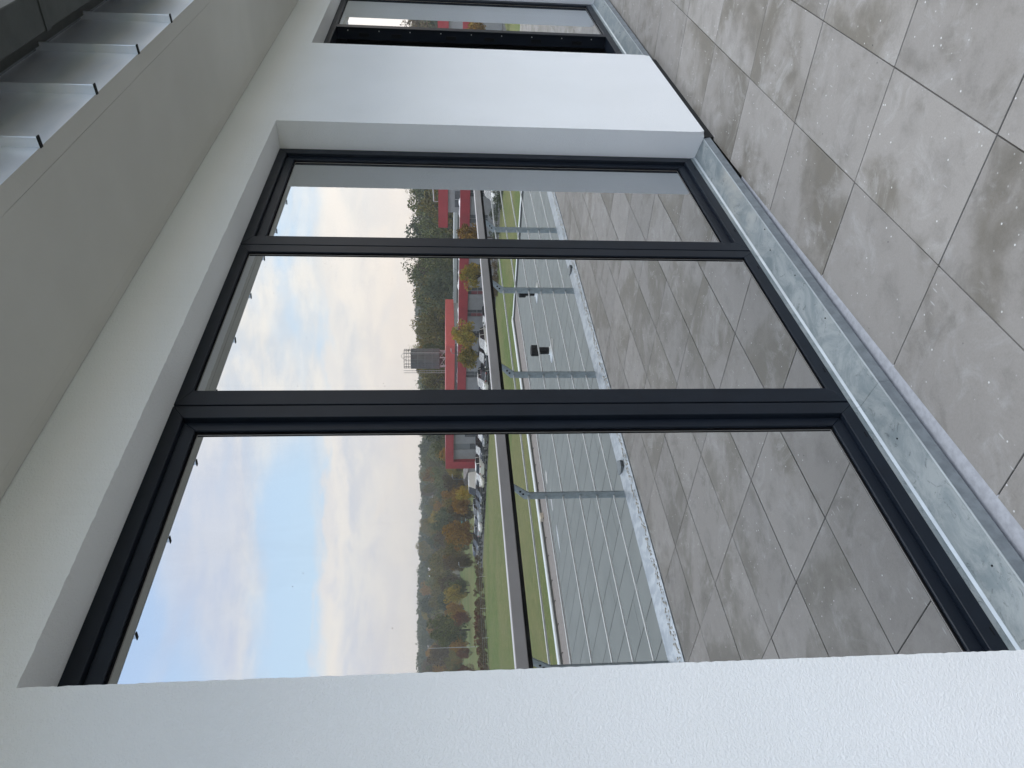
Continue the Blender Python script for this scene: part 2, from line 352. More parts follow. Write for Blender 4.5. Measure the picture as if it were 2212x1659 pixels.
# ================================================================== THE WHITE BUILDING
bld = empty('apartment_building', 'white rendered building with tall anthracite windows, grey soffit and zinc seam cladding above the terrace', 'building')
XL, XP1, XP2, XE = 1.006, 4.545, 6.165, 8.55
ZH, ZS, ZB = 2.427, 2.693, -0.120
X0, X1 = -4.2, 17.2
FY = 0.166                     # outer face of the window frames
def wall_mesh():
    rnd = random.Random(3)
    key = {}
    V, Fc = [], []
    def vert(x, y, z):
        k = (round(x, 4), round(y, 4), round(z, 4))
        if k not in key: key[k] = len(V); V.append([x, y, z])
        return key[k]
    def lin(a, b, step):
        n = max(1, round((b-a)/step)); return [a+(b-a)*i/n for i in range(n+1)]
    def front(xa, xb, za, zb, sx, sz):
        xs, zs = lin(xa, xb, sx), zs_all(za, zb)
        for i in range(len(xs)-1):
            for j in range(len(zs)-1):
                Fc.append((vert(xs[i], 0, zs[j]), vert(xs[i+1], 0, zs[j]), vert(xs[i+1], 0, zs[j+1]), vert(xs[i], 0, zs[j+1])))
    zgrid = lin(ZB, ZH, 0.011) + [ZS + 0.04]
    def zs_all(a, b): return [z for z in zgrid if a-1e-6 <= z <= b+1e-6]
    def xg(a, b, s=0.013): return lin(a, b, s)
    # vertical strips beside openings: narrow first column so arris wobble stays local
    def pier(xa, xb, la, lb):
        xs = [xa]
        if la: xs.append(xa+0.02)
        if lb: xs.append(xb-0.02)
        xs.append(xb)
        for i in range(len(xs)-1):
            zs = zs_all(ZB, ZH)
            for j in range(len(zs)-1):
                Fc.append((vert(xs[i], 0, zs[j]), vert(xs[i+1], 0, zs[j]), vert(xs[i+1], 0, zs[j+1]), vert(xs[i], 0, zs[j+1])))
        q = [vert(x, 0, ZH) for x in xs]; top = [vert(x, 0, ZS+0.04) for x in xs]
        for i in range(len(xs)-1): Fc.append((q[i], q[i+1], top[i+1], top[i]))
    pier(X0, XL, False, True); pier(XP1, XP2, True, True); pier(XE, X1, True, False)
    for xa, xb in ((XL, XP1), (XP2, XE)):
        xs = xg(xa, xb)
        for i in range(len(xs)-1):
            Fc.append((vert(xs[i], 0, ZH), vert(xs[i+1], 0, ZH), vert(xs[i+1], 0, ZS+0.04), vert(xs[i], 0, ZS+0.04)))
            Fc.append((vert(xs[i], 0, ZH), vert(xs[i], 0.06, ZH), vert(xs[i+1], 0.06, ZH), vert(xs[i+1], 0, ZH)))
        Fc.append((vert(xa, 0.06, ZH), vert(xa, 0.30, ZH), vert(xb, 0.30, ZH), vert(xb, 0.06, ZH)))
    for x in (XL, XP1, XP2, XE):
        zs = zs_all(ZB, ZH)
        for j in range(len(zs)-1):
            Fc.append((vert(x, 0, zs[j]), vert(x, 0.03, zs[j]), vert(x, 0.03, zs[j+1]), vert(x, 0, zs[j+1])))
        zz = [ZB, ZH]
        Fc.append((vert(x, 0.03, ZB), vert(x, 0.30, ZB+0.02), vert(x, 0.30, ZH), vert(x, 0.03, ZH)))
    # underside of the walls
    for xa, xb in ((X0, XL), (XP1, XP2), (XE, X1)):
        Fc.append((vert(xa, 0, ZB), vert(xb, 0, ZB), vert(xb, 0.30, ZB+0.02), vert(xa, 0.30, ZB+0.02)))
    for p in V:
        x, y, z = p
        if abs(y) < 1e-6 and z < ZS:
            onx = min(abs(x-c) for c in (XL, XP1, XP2, XE)) < 1e-6
            onz = abs(z-ZH) < 1e-6 and not onx
            j = noise.noise(Vector((x*55, z*55, 3)))*0.0017 + rnd.uniform(-0.0007, 0.0007)
            if onx: 
                p[0] += j; p[1] += abs(j)*0.7
                # rounded lower corners of the render
                k = max(0, (ZB+0.035-z)/0.035)
                s = {XL: -1, XP1: 1, XP2: -1, XE: 1}[min((XL, XP1, XP2, XE), key=lambda c: abs(c-x))]
                p[0] += s*0.022*k*k; p[1] += 0.012*k*k
            elif onz: p[2] += j; p[1] += abs(j)*0.7
    me = mesh('wall', V, Fc)
    bm = bmesh.new(); bm.from_mesh(me); bmesh.ops.recalc_face_normals(bm, faces=bm.faces); bm.to_mesh(me); bm.free()
    return me
wall = link('wall', wall_mesh(), 'render_white', bld); wall['label'] = 'white finely grained render around the window openings'
MB().box(X0, X1, 0.302, 0.33, ZH, ZS+1.2).obj('wall_core', 'room_paint', bld)
MB().box(X0, X1, 0.167, 0.30, -0.30, -0.0800).obj('base_recess', 'dark_gap', bld)
MB().box(X0, X1, 0.10, 0.166, -0.30, -0.125).obj('base_recess', 'dark_gap', bld)
for xa, xb in ((X0, XL), (XP1+0.001, XP2-0.001), (XE, X1)):
    MB().box(xa, xb, 0.03, 0.099, -0.30, ZB-0.001).obj('wall_base_gap', 'dark_gap', bld)
# soffit
MB().box(X0, X1, -0.0555, -0.0035, ZS+0.0012, ZS+0.014).obj('soffit_trim', 'soffit_board', bld)
mb = MB(); mb.box(X0, X1, -0.609, -0.0575, ZS, ZS+0.014); mb.obj('soffit', 'soffit_board', bld)
MB().box(X0, X1, -0.683, -0.611, ZS-0.001, ZS+0.014).obj('soffit_edge', 'soffit_board', bld)
MB().box(X0, X1, -0.68, 0.30, ZS+0.02, ZS+0.05).obj('soffit_backing', 'dark_gap', bld)
# zinc standing seam sheets, one by one
SX0, SP = 2.377, 0.4895
k0, k1 = int((X0-SX0)/SP), int((X1-SX0)/SP)
panel = MB()
nx, nz = 6, 6
for i in range(nx+1):
    for j in range(nz+1):
        u, v_ = i/nx, j/nz
        panel.v.append((0.004+(SP-0.008)*u, -0.684-0.004*math.sin(math.pi*u)*math.sin(math.pi*min(1, v_*1.2)), ZS-0.004+0.42*v_))
for i in range(nx):
    for j in range(nz):
        a = i*(nz+1)+j; panel.f.append((a, a+nz+1, a+nz+2, a+1))
pme = panel.me('cladding_sheet', smooth=True)
fin = MB(); fin.prism([(-0.683, ZS-0.006), (-0.716, ZS-0.004), (-0.716, ZS+0.42), (-0.683, ZS+0.42)], 'x', -0.0045, 0.0045)
fme = fin.me('standing_seam', 0.0012)
cap = MB(); cap.prism([(-0.683, ZS-0.010), (-0.719, ZS-0.008), (-0.719, ZS-0.0045), (-0.683, ZS-0.0065)], 'x', -0.008, 0.008)
cme = cap.me('seam_end')
for k in range(k0, k1):
    x = SX0+SP*k
    link('cladding_sheet', pme, 'zinc', bld, (x, 0, 0))
    s_ = link('standing_seam', fme, 'zinc', bld, (x, 0, 0))
    c_ = link('seam_end', cme, 'black', s_)
MB().box(X0, X1, -0.677, -0.3, ZS+0.03, ZS+0.42).obj('cladding_core', 'dark_gap', bld)
# box gutter under the roof edge
gz = 2.872
gut = MB(); gut.prism([(-0.70, gz+0.20), (-0.70, gz+0.185), (-0.842, gz+0.185), (-0.842, gz), (-0.972, gz), (-0.990, gz+0.16), (-0.998, gz+0.16), (-0.998, gz+0.20)], 'x', X0, X1)
gut = gut.obj('gutter', 'zinc_shaded', bld, 0.003)
sme = MB().prism([(-0.839, gz-0.004), (-0.974, gz-0.004), (-0.9945, gz+0.15), (-0.990, gz+0.15), (-0.971, gz-0.0005), (-0.839, gz-0.0005)], 'x', -0.022, 0.022).me('gutter_strap', 0.0015)
for k in range(-4, 9): link('gutter_strap', sme, 'zinc_shaded', gut, (3.06+SP*2*k, 0, 0))
MB().box(X0, X1, -0.99, 0.4, gz+0.202, gz+0.26).obj('roof', 'zinc_grey', bld)

# ------------------------------------------------------------------ windows
def ring(x0, x1, z0, z1, wl, wr, wb, wt, y0, y1, gapm=0.0003):
    """four mitred members with hair-line joints"""
    mb = MB(); ox = [x0, x1]; 
    O = [(x0, z0), (x1, z0), (x1, z1), (x0, z1)]; I = [(x0+wl, z0+wb), (x1-wr, z0+wb), (x1-wr, z1-wt), (x0+wl, z1-wt)]
    for i in range(4):
        j = (i+1) % 4
        a, b_, c, d_ = Vector(O[i]), Vector(O[j]), Vector(I[j]), Vector(I[i])
        t = (b_-a).normalized()*gapm
        mb.prism([tuple(a+t), tuple(b_-t), tuple(c-t), tuple(d_+t)], 'y', y0, y1)
    return mb
FR_Z0, FR_Z1 = -0.079, ZH
def window(x0, x1, wl, wr, sash, label, slots=()):
    fr = ring(x0, x1, FR_Z0, FR_Z1, wl, wr, 0.071, 0.049, FY, 0.27).obj('window_frame', 'anthracite', bld, 0.0015)
    fr['label'] = label
    xi0, xi1, zi0, zi1 = x0+wl, x1-wr, FR_Z0+0.071, FR_Z1-0.049
    # small ledge bead inside the frame
    if sash:
        yg = 0.203
        s = ring(xi0+0.0015, xi1-0.0015, zi0+0.0015, zi1-0.0015, 0.043, 0.043, 0.045, 0.046, 0.187, 0.262).obj('sash', 'anthracite', fr, 0.002)
        x_, X_, z_, Z_ = xi0+0.0445, xi1-0.0445, zi0+0.0465, zi1-0.0475
    else:
        yg = 0.179
        s = fr
        x_, X_, z_, Z_ = xi0, xi1, zi0, zi1
        MB().prism([(yg-0.001, zi0+0.001), (FY+0.006, zi0-0.004), (FY+0.006, zi0-0.02), (yg-0.001, zi0-0.02)], 'x', xi0, xi1).obj('glazing_bead', 'anthracite', fr)
    ring(x_, X_, z_, Z_, 0.006, 0.006, 0.006, 0.006, yg-0.006, yg+0.003).obj('gasket', 'gasket', fr)
    ring(x_+0.006, X_-0.006, z_+0.006, Z_-0.006, 0.0018, 0.0018, 0.0022, 0.0018, yg-0.0016, yg-0.0002).obj('glass_edge', 'spacer', fr)
    p = mesh('pane', [(x_, yg, z_), (X_, yg, z_), (X_, yg, Z_), (x_, yg, Z_)], [(0, 1, 2, 3)])
    p = link('pane', p, 'coated_glass', fr); p['label'] = 'mirroring glass pane'
    for sx in slots:
        mb = MB(); mb.prism([(sx-0.013, -0.0485), (sx+0.013, -0.0485), (sx+0.013, -0.0445), (sx-0.013, -0.0445)], 'y', FY-0.0012, FY+0.002)
        mb.obj('drain_slot', 'black', fr)
    return fr
window(1.008, 2.1735, 0.062, 0.063, True, 'opening sash of the big window beside the left wall', (1.168, 1.99))
window(2.181, 3.3595, 0.08, 0.064, False, 'fixed middle light of the big window', (2.377, 3.196))
window(3.3665, 4.543, 0.08, 0.064, True, 'opening sash of the big window beside the white pier', (3.58, 4.38))
MB().box(2.1735, 2.181, 0.176, 0.26, FR_Z0-0.012, FR_Z1-0.001).obj('coupling_joint', 'black', bld)
MB().box(3.3595, 3.3665, 0.176, 0.26, FR_Z0-0.012, FR_Z1-0.001).obj('coupling_joint', 'black', bld)
# second window: near half stands open, far half glazed
wx0, wm0, wm1, wx1 = 6.167, 7.318, 7.400, 8.548
fr2 = ring(wx0, wx1, FR_Z0, FR_Z1, 0.06, 0.06, 0.071, 0.049, FY, 0.27).obj('window_frame', 'anthracite', bld, 0.0015)
fr2['label'] = 'frame of the second window past the pier, its near half open'
mb = MB(); mb.box(wm0, wm1, FY, 0.175, FR_Z0+0.0715, FR_Z1-0.0495); mb.box(wm0+0.012, wm1-0.012, 0.175, 0.27, FR_Z0+0.0715, FR_Z1-0.0495)
mb.obj('mullion', 'anthracite', fr2, 0.001)
for i in range(9):
    z = 0.12+i*0.27
    s_ = MB().tube((wm0+0.0115, 0.196, z), (wm0+0.0085, 0.196, z), 0.0045, 8).obj('screw', 'steel_bright', fr2)
for z in (0.25, 0.62, 1.04, 1.38, 1.86, 2.14):
    MB().box(wm0+0.004, wm0+0.012, 0.215, 0.243, z-0.045, z+0.045).obj('strike_plate', 'black', fr2, 0.001)
x_, X_, z_, Z_ = wm1, wx1-0.06, FR_Z0+0.071, FR_Z1-0.049
ring(x_, X_, z_, Z_, 0.006, 0.006, 0.006, 0.006, 0.184, 0.193).obj('gasket', 'gasket', fr2)
ring(x_+0.006, X_-0.006, z_+0.006, Z_-0.006, 0.0018, 0.0018, 0.0022, 0.0018, 0.1884, 0.1898).obj('glass_edge', 'spacer', fr2)
link('pane', mesh('pane', [(x_, 0.19, z_), (X_, 0.19, z_), (X_, 0.19, Z_), (x_, 0.19, Z_)], [(0, 1, 2, 3)]), 'coated_glass', fr2)
for x in (6.5, 6.9, 7.5, 7.9, 8.3):
    MB().tube((x, FY-0.0008, -0.046), (x, FY+0.001, -0.046), 0.005, 8).obj('drain_slot', 'black', fr2)
# opened leaf swung into the room
lf = ring(6.25, 7.30, 0.0, 2.37, 0.06, 0.06, 0.06, 0.06, -0.035, 0.035)
lf.v = [(6.27 + (y), 0.33 + (x-6.25), z) for x, y, z in lf.v]
lf = lf.obj('open_sash', 'anthracite', fr2, 0.002)
# rooms behind the glass
rm = MB()
for a in ((0.6, 10.2, 4.2, 4.3, -0.1, 2.7), (0.5, 0.6, 0.33, 4.3, -0.1, 2.7), (10.2, 10.3, 0.33, 4.3, -0.1, 2.7), (5.2, 5.3, 0.33, 4.2, -0.1, 2.6), (0.5, 10.3, 0.30, 4.3, -0.2, -0.1), (0.5, 10.3, 0.335, 4.3, 2.6, 2.7)):
    rm.box(*a)
rm.obj('room', 'room_paint', bld)
MB().box(XP1+0.002, XP2-0.002, 0.301, 0.34, -0.1, 2.6).obj('inner_wall', 'room_paint', bld)
MB().box(X0, XL-0.002, 0.301, 0.34, -0.1, 2.6).obj('inner_wall', 'room_paint', bld)
MB().box(XE+0.002, X1, 0.301, 0.34, -0.1, 2.6).obj('inner_wall', 'room_paint', bld)
# galvanised sill sheets
def sill(xa, xb, lift=0.0):
    o = [(0.1655, -0.060), (0.1640, -0.086), (0.044, -0.1165), (0.038, -0.1185), (0.031, -0.157)]
    t = 0.0012
    pts = [o[0], o[1], o[2], (o[2][0], o[2][1]-t), (o[1][0]-t, o[1][1]-t), (o[0][0]-t, o[0][1])]
    sh = MB().prism(pts, 'x', xa, xb, False).obj('sill_sheet', 'galvanised', bld)
    a, b_ = o[2], o[4]
    MB().prism([(0.0432, a[1]-0.0003), (0.0425, a[1]+0.0012), (0.0375, a[1]-0.0006), (0.0385, a[1]-0.003)], 'x', xa, xb).obj('sill_edge_highlight', 'edge_highlight', sh)  # thin bright strip added as the highlight on the front fold
    MB().prism([(0.1625, -0.078), (0.1560, -0.0865), (0.1572, -0.0892), (0.1632, -0.0835)], 'x', xa, xb).obj('sill_bead', 'edge_highlight', sh)
    MB().prism([(0.0380, a[1]-0.0032), b_, (b_[0]+t, b_[1]), (0.0392, a[1]-0.0032)], 'x', xa, xb).obj('drip_face', 'sill_drip', sh)
    return sh
for xa, xb, lf_ in ((XL+0.002, 2.1352, 0), (2.1368, 3.2972, 0), (3.2988, XP1-0.002, 0.0), (XP2+0.002, 7.4, 0), (7.404, XE-0.002, 0)):
    sill(xa, xb, lf_)
mb = MB(); mb.prism([(0.042, -0.1205), (0.160, -0.0905), (0.160, -0.094), (0.042, -0.124)], 'x', 2.1335, 2.1385); mb.obj('sill_joint', 'black', bld)
random.seed(12)
for x, y in ((1.33, 0.05), (3.38, 0.02), (3.24, 0.06), (2.6, 0.03), (2.95, 0.03), (1.9, 0.07), (8.1, 0.05), (7.2, 0.06)):
    y += 0.035; zz_ = -0.1165+(y-0.044)*0.254; MB().box(x-0.0025, x+0.0025, y-0.002, y+0.002, zz_-0.001, zz_+0.003).obj('sill_screw', 'black', bld)
# wall of the storey below and outer facade under the terrace edge
MB().box(X0, X1, -2.86, -2.78, -7.57, -0.37).obj('lower_wall', 'render_white', bld)

# facade scaled about the camera to correct fitted depth, baked into meshes and positions
K_FIT, Z_FIT = 0.89176, 0.1617
done = set()
def bake(o):
    for c in o.children:
        c.location = c.location*K_FIT
        if c.data.name not in done: done.add(c.data.name); c.data.transform(Matrix.Scale(K_FIT, 4))
        bake(c)
bake(bld); bld.location.z = Z_FIT
X0, X1 = -3.7, 15.3
site = set(COL.objects)

# ================================================================== TERRACE
deck = MB().box(X0, X1, -2.50+0.246, 0.16+0.246, -0.30, -0.046).obj('terrace_slab', 'dark_gap')
tag(deck, 'roof terrace floor laid with large grey concrete slabs', 'terrace', kind='structure')
TX, TY, TW, TD = 2.5456, 0.3781-0.246, 0.6, 0.4
def tile_me(w_, d_, name='paving_slab'):
    mb = MB(); mb.box(0.0022, w_-0.0022, -d_+0.0022, -0.0022, -0.042, 0)
    return mb.me(name, 0.0010)
tme = tile_me(TW, TD); tme.materials.append(MATS['concrete_tile'])
rnd = random.Random(5)
i0, i1 = int((X0-TX)/TW), int((X1-TX)/TW)
def tedge(x): return 0.246+min(0.09, max(-0.03, 0.0203*(x-1.95)))
for i in range(i0, i1):
    x = TX+i*TW
    for r in range(5):
        o = link('paving_slab', tme, None, deck, (x, -TY-r*TD, rnd.uniform(-0.0008, 0.0006)))
        o.rotation_euler = (R(rnd.uniform(-0.07, 0.07)), R(rnd.uniform(-0.05, 0.05)), R(rnd.uniform(-0.08, 0.08)))
    mb = MB(); a, b_ = x+0.0022, x+TW-0.0022
    mb.prism([(a, -TY+0.0022), (b_, -TY+0.0022), (b_, tedge(b_)), (a, tedge(a))], 'z', -0.042, 0)
    me = mb.me('paving_slab', 0.0010)
    for vv in me.vertices: vv.co.x -= x; vv.co.y += TY
    o = link('paving_slab', me, 'concrete_tile', deck, (x, -TY, rnd.uniform(-0.001, 0.0005)))
rf_ = random.Random(31); vs = []; fs = []
for i in range(260):
    x = X0+i*0.028; vs += [(x, tedge(x)-0.006+rf_.uniform(-0.002, 0.002), -0.0015), (x, tedge(x)+0.010, -0.0012+rf_.uniform(0, 0.001)), (x, 0.246+0.12, 0.0)]
    if i: q = 3*i; fs += [(q-3, q, q+1, q-2), (q-2, q+1, q+2, q-1)]
link('fleece_strip', mesh('fleece_strip', vs, fs), 'fleece', deck)
# coping sheet along the outer edge with a gritty inner lip
cop = empty('terrace_edge_coping', 'pale galvanised coping strip with gritty inner edge along the outer side of the terrace', 'coping', loc=(4, -2.25, 0))
def atw(o): o.location = -Vector(o.parent.location); return o
for k, (xa, xb) in enumerate(((X0, -1.6), (-1.598, 1.35), (1.352, 4.438), (4.442, 7.518), (7.522, 10.5), (10.502, 13.1), (13.102, X1))):
    mb = MB(); mb.prism([(-2.145, 0.003), (-2.335, 0.040), (-2.340, 0.032), (-2.340, -0.16), (-2.32, -0.16), (-2.32, 0.02), (-2.145, -0.010)], 'x', xa, xb)
    atw(mb.obj('coping_sheet', 'coping_sheet', cop, 0.001))
mb = MB()
rg = random.Random(2)
n = 1500
for i in range(n):
    x = X0+(X1-X0)*i/n
    y = -2.185+rg.uniform(-0.03, 0.022); r = rg.uniform(0.003, 0.009)
    zc = 0.003+0.195*(-2.145-y); mb.box(x-r, x+r, y-r, y+r, zc-0.004, zc+0.001+rg.uniform(0, 0.003))
gr = atw(mb.obj('grit_edge', 'grit', cop)); gr['kind'] = 'stuff'
atw(MB().box(X0, X1, -2.20, -2.150, -0.06, -0.015).obj('coping_base', 'grit', cop))
for x in (4.44, 7.52, 10.5, 1.45):
    mb = MB(); mb.prism([(x-0.055, -2.235), (x+0.005, -2.225), (x+0.075, -2.30), (x+0.03, -2.342), (x-0.05, -2.342), (x-0.075, -2.29)], 'z', 0.026, 0.046)
    atw(mb.obj('joint_clip', 'zinc_grey', cop, 0.002))

# ================================================================== RAILING
rail = empty('railing', 'galvanised railing with flat handrail and six horizontal rods along the terrace edge', 'railing', loc=(4.21, -2.37, 0))
ra, rb_ = X0+0.1, X1-0.1
hb = MB(); hb.box(ra, rb_, -2.275, -2.195, 0.955, 1.035); atw(hb.obj('handrail', 'handrail_grey', rail, 0.004))
atw(MB().box(ra, rb_, -2.262, -2.197, 0.928, 0.9545).obj('handrail_shadow', 'black', rail))  # black strip painted in for the shade below the handrail
for z in (0.80, 0.66, 0.525, 0.39, 0.255, 0.118):
    atw(MB().tube((ra, -2.375, z), (rb_, -2.375, z), 0.0075, 8).obj('rail_rod', 'steel_bright', rail, smooth=False))
post = MB(); post.prism([(-2.335, -0.14), (-2.335, 0.80), (-2.236, 0.928), (-2.262, 0.9285), (-2.30, 0.9285), (-2.405, 0.83), (-2.405, -0.14)], 'x', -0.006, 0.006)
pm = post.me('post', 0.0012); 
bolt = MB().tube((-0.010, 0, 0), (0.010, 0, 0), 0.0085, 10).me('bolt')
ring_ = MB().tube((-0.0085, 0, 0), (0.0085, 0, 0), 0.0115, 10).me('sleeve')
for k in range(-5, 9):
    x = 4.208+1.5*k
    p = link('post', pm, 'steel_galv', rail, (x-4.21, 2.37, 0))
    for y, z in ((-2.317, 0.868), (-2.345, 0.843)): link('bolt', bolt, 'black', p, (0, y, z))
    for z in (0.80, 0.66, 0.525, 0.39, 0.255, 0.118): link('sleeve', ring_, 'steel_galv', p, (0, -2.375, z))

# ================================================================== LOWER ROOF
ZR, ZG = -3.2, -6.6
low = empty('flat_roofed_building', 'single storey wing with grey membrane flat roof and pale parapet below the terrace', 'building', loc=(20, -14, ZR))
def atl(o): o.location = -Vector(low.location); return o
RX0, RX1, RY = -14.0, 40.6, -25.0
atl(MB().box(RX0, RX1, RY, -2.33, ZR-0.25, ZR-0.004).obj('roof_base', 'bitumen', low))
x = 12.35-1.03*25
while x < RX1-0.6:
    xb = min(x+1.03, RX1-0.4); y1 = -22.7
    # sheets end to end with staggered cross joints
    cj = {0: -15.3, 1: -13.6, 2: -18.2}[int(round((x-12.35)/1.03)) % 3]
    for ya, yb in ((y1, cj-0.008), (cj+0.008, -2.34)):
        atl(MB().box(x+0.014, xb-0.014, ya, yb, ZR-0.003, ZR+0.003).obj('membrane_sheet', 'roof_membrane', low))
    x += 1.03
atl(MB().box(RX0, RX1-0.3, RY+0.38, -22.71, ZR-0.003, ZR+0.004).obj('gravel_strip', 'roof_gravel', low))
atl(MB().box(RX0, RX1, RY-0.05, RY+0.36, ZR, ZR+0.15).obj('parapet', 'parapet_white', low, 0.01))
atl(MB().box(RX1-0.36, RX1, RY+0.362, -2.4, ZR, ZR+0.12).obj('parapet', 'parapet_white', low, 0.01))
atl(MB().box(RX0, RX1, RY+0.361, RY+0.375, ZR, ZR+0.09).obj('parapet_flashing', 'parapet_face', low))
atl(MB().box(RX1-0.40, RX1-0.361, RY+0.40, -2.4, ZR, ZR+0.10).obj('parapet_flashing', 'parapet_face', low))
atl(MB().box(RX0+0.1, RX1-0.06, RY+0.06, -2.34, ZG, ZR-0.25).obj('outer_wall', 'wall_grey', low))
for i in range(16):
    x = 14.6+i*1.13+0.1*math.sin(i*2.3)
    mb = MB(); mb.tube((x, RY+0.40, ZR+0.05), (x-0.05, RY+0.72, ZR+0.03), 0.009, 5); mb.tube((x-0.05, RY+0.72, ZR+0.005), (x-0.05, RY+0.72, ZR+0.05), 0.016, 5)
    atl(mb.obj('cable_holder', 'black', low))
for x, y in ((26.11, -16.84), (31.78, -17.51)):
    pv = atl(MB().lathe([(0.52, ZR+0.003), (0.20, ZR+0.04), (0.17, ZR+0.12), (0.17, ZR+0.13)], x, y, 20).obj('roof_vent', 'parapet_white', low, smooth=True))
    MB().lathe([(0.15, ZR+0.13), (0.15, ZR+0.56)], x, y, 20).obj('pipe', 'black', pv)
    MB().lathe([(0.225, ZR+0.56), (0.235, ZR+0.60), (0.235, ZR+0.86), (0.18, ZR+0.89)], x, y, 20).obj('cap', 'black', pv)
blk = MB().box(23.55, 23.9, -24.55, -24.3, ZR+0.006, ZR+0.15).obj('ballast_block', 'block_beige', None, 0.01)
tag(blk, 'small beige block lying on the gravel strip by the flat roof parapet', 'block')
def blob(cx, cy, a, b_, z, ang, seed, name, mat, n=26):
    vs = []
    for i in range(n):
        t = 2*math.pi*i/n; k = 1+0.35*noise.noise(Vector((math.cos(t)*1.5+seed, math.sin(t)*1.5, seed)))
        u, w_ = a*k*math.cos(t), b_*k*math.sin(t)
        vs.append((cx+u*math.cos(ang)-w_*math.sin(ang), cy+u*math.sin(ang)+w_*math.cos(ang), z))
    return link(name, mesh(name, vs, [tuple(range(n))]), mat)
for i, (x, y, a, b_) in enumerate(((24.1, -22.2, 0.4, 0.16), (22.4, -21.9, 0.6, 0.16), (20.2, -21.7, 0.7, 0.14))):
    tag(blob(x, y, a, b_, ZR+0.0065, 0.05, i*3.1, 'puddle', 'puddle'), 'long rain puddle on the grey flat roof near its far edge', 'puddle', 'puddles on the flat roof', 'structure')

# ================================================================== GROUND
def sheet(name, xs, ys, z, mat, label, cat):
    o = link(name, mesh(name, [(x, y, z) for x in xs for y in ys], [(0, 2, 3, 1)]), mat); return tag(o, label, cat, kind='structure')
sheet('ground', (-2500, 2500), (-2500, 2500), ZG, 'field_grass', 'open field of rough green grass beyond the flat roof', 'field')
sheet('car_park', (94.2, 104.9), (-122, -22), ZG+0.02, 'asphalt', 'dark asphalt strip of the car park in front of the grey halls', 'car park')
# wooded slope
def H(a, r):
    """ground height: a = azimuth in degrees from +X towards -Y, r = distance"""
    t = min(1, max(0, (a-36)/12)); t = t*t*(3-2*t)
    r0 = 165+150*t; r1 = 520+110*t
    u = min(1, max(0, (r-r0)/(r1-r0))); u = u*u*(3-2*u)
    top = 11+0.0*t + 3.0*math.sin(a*0.23+1.0)*0.5
    return ZG-0.05 + (top+4.0)*u + 0.5*noise.noise(Vector((a*0.2, r*0.01, 0)))*u*3
vs, fs = [], []
AZ = [-25+2.5*i for i in range(61)]; RS = [150+25*j for j in range(34)]
for a in AZ:
    for r in RS: vs.append((r*math.cos(R(a)), -r*math.sin(R(a)), H(a, r)))
nr = len(RS)
for i in range(len(AZ)-1):
    for j in range(nr-1):
        q = i*nr+j; fs.append((q, q+1, q+nr+1, q+nr))
hill = link('hillside', mesh('hillside', vs, fs, True), 'forest_floor'); tag(hill, 'grassy slope rising to the wooded ridge behind the halls', 'hill', kind='structure')

# ================================================================== HALLS BEYOND THE FIELD
hall = empty('grey_hall', 'long low grey hall with dark red fascia band behind the parked cars', 'building', loc=(105, -50, ZG))
def rel(o, root): o.location = -Vector(root.location); return o
HX = 105.0
ys = [-62.3+4.15*k for k in range(-5, 8)][::-1]
wb = MB()
wins = [-62.3+4.15*k for k in range(6, -7, -1)]
wins = [y for y in wins if y > -0]  # none
win_y = [-62.3-4.15*k for k in range(0, 6)] + [-62.3+4.15*k for k in range(1, 9)]
win_y.sort()
cur = -86.0
for y in win_y:
    if y-0.65 <= cur or y > -24: continue
    wb.box(HX, HX+0.3, cur, y-0.65, ZG, -3.05); cur = y+0.65
    wb.box(HX+0.0, HX+0.3, y-0.65, y+0.65, ZG, ZG+0.9)
    fr = rel(MB().box(HX+0.14, HX+0.2, y-0.645, y+0.645, ZG+0.9, -3.05).obj('window', 'window_dark', hall), hall)
    mb = MB(); mb.box(HX+0.09, HX+0.14, y-0.03, y+0.03, ZG+0.9, -3.05); mb.box(HX+0.09, HX+0.139, y-0.64, y+0.64, ZG+2.0, ZG+2.06); mb.obj('window_bar', 'wall_grey', fr)
    if -68 < y < -60: MB().box(HX+0.1, HX+0.135, y-0.6, y-0.05, ZG+1.0, -3.6).obj('blind', 'blind_red', fr)
wb.box(HX, HX+0.3, cur, -22, ZG, -3.05)
rel(wb.obj('wall', 'wall_grey', hall), hall)
rel(MB().box(HX-0.25, HX+0.4, -86, -22, -3.05, -1.62).obj('fascia', 'fascia_red', hall), hall)
rel(MB().box(HX+0.4, 119.9, -86, -22, -2.3, -1.9).obj('roof', 'roof_far', hall), hall)
# foil covers lying on the roof
rf = random.Random(9)
for k in range(9):
    y = -82+k*6.2+rf.uniform(-1, 1)
    vs = []; fs = []
    n = 9
    for i in range(n):
        for j in range(4):
            vs.append((HX+0.8+j*0.9, y+i*0.45, -1.895+(0.25 if 0 < i < n-1 and 0 < j < 3 else 0)*(1+rf.uniform(-0.6, 0.9))))
    for i in range(n-1):
        for j in range(3): q = i*4+j; fs.append((q, q+1, q+5, q+4))
    o = link('foil_cover', mesh('foil_cover', vs, fs), 'foil_white'); tag(o, 'crumpled white foil cover lying on the low hall roof behind the red band', 'foil cover', 'foil covers on the hall roof')
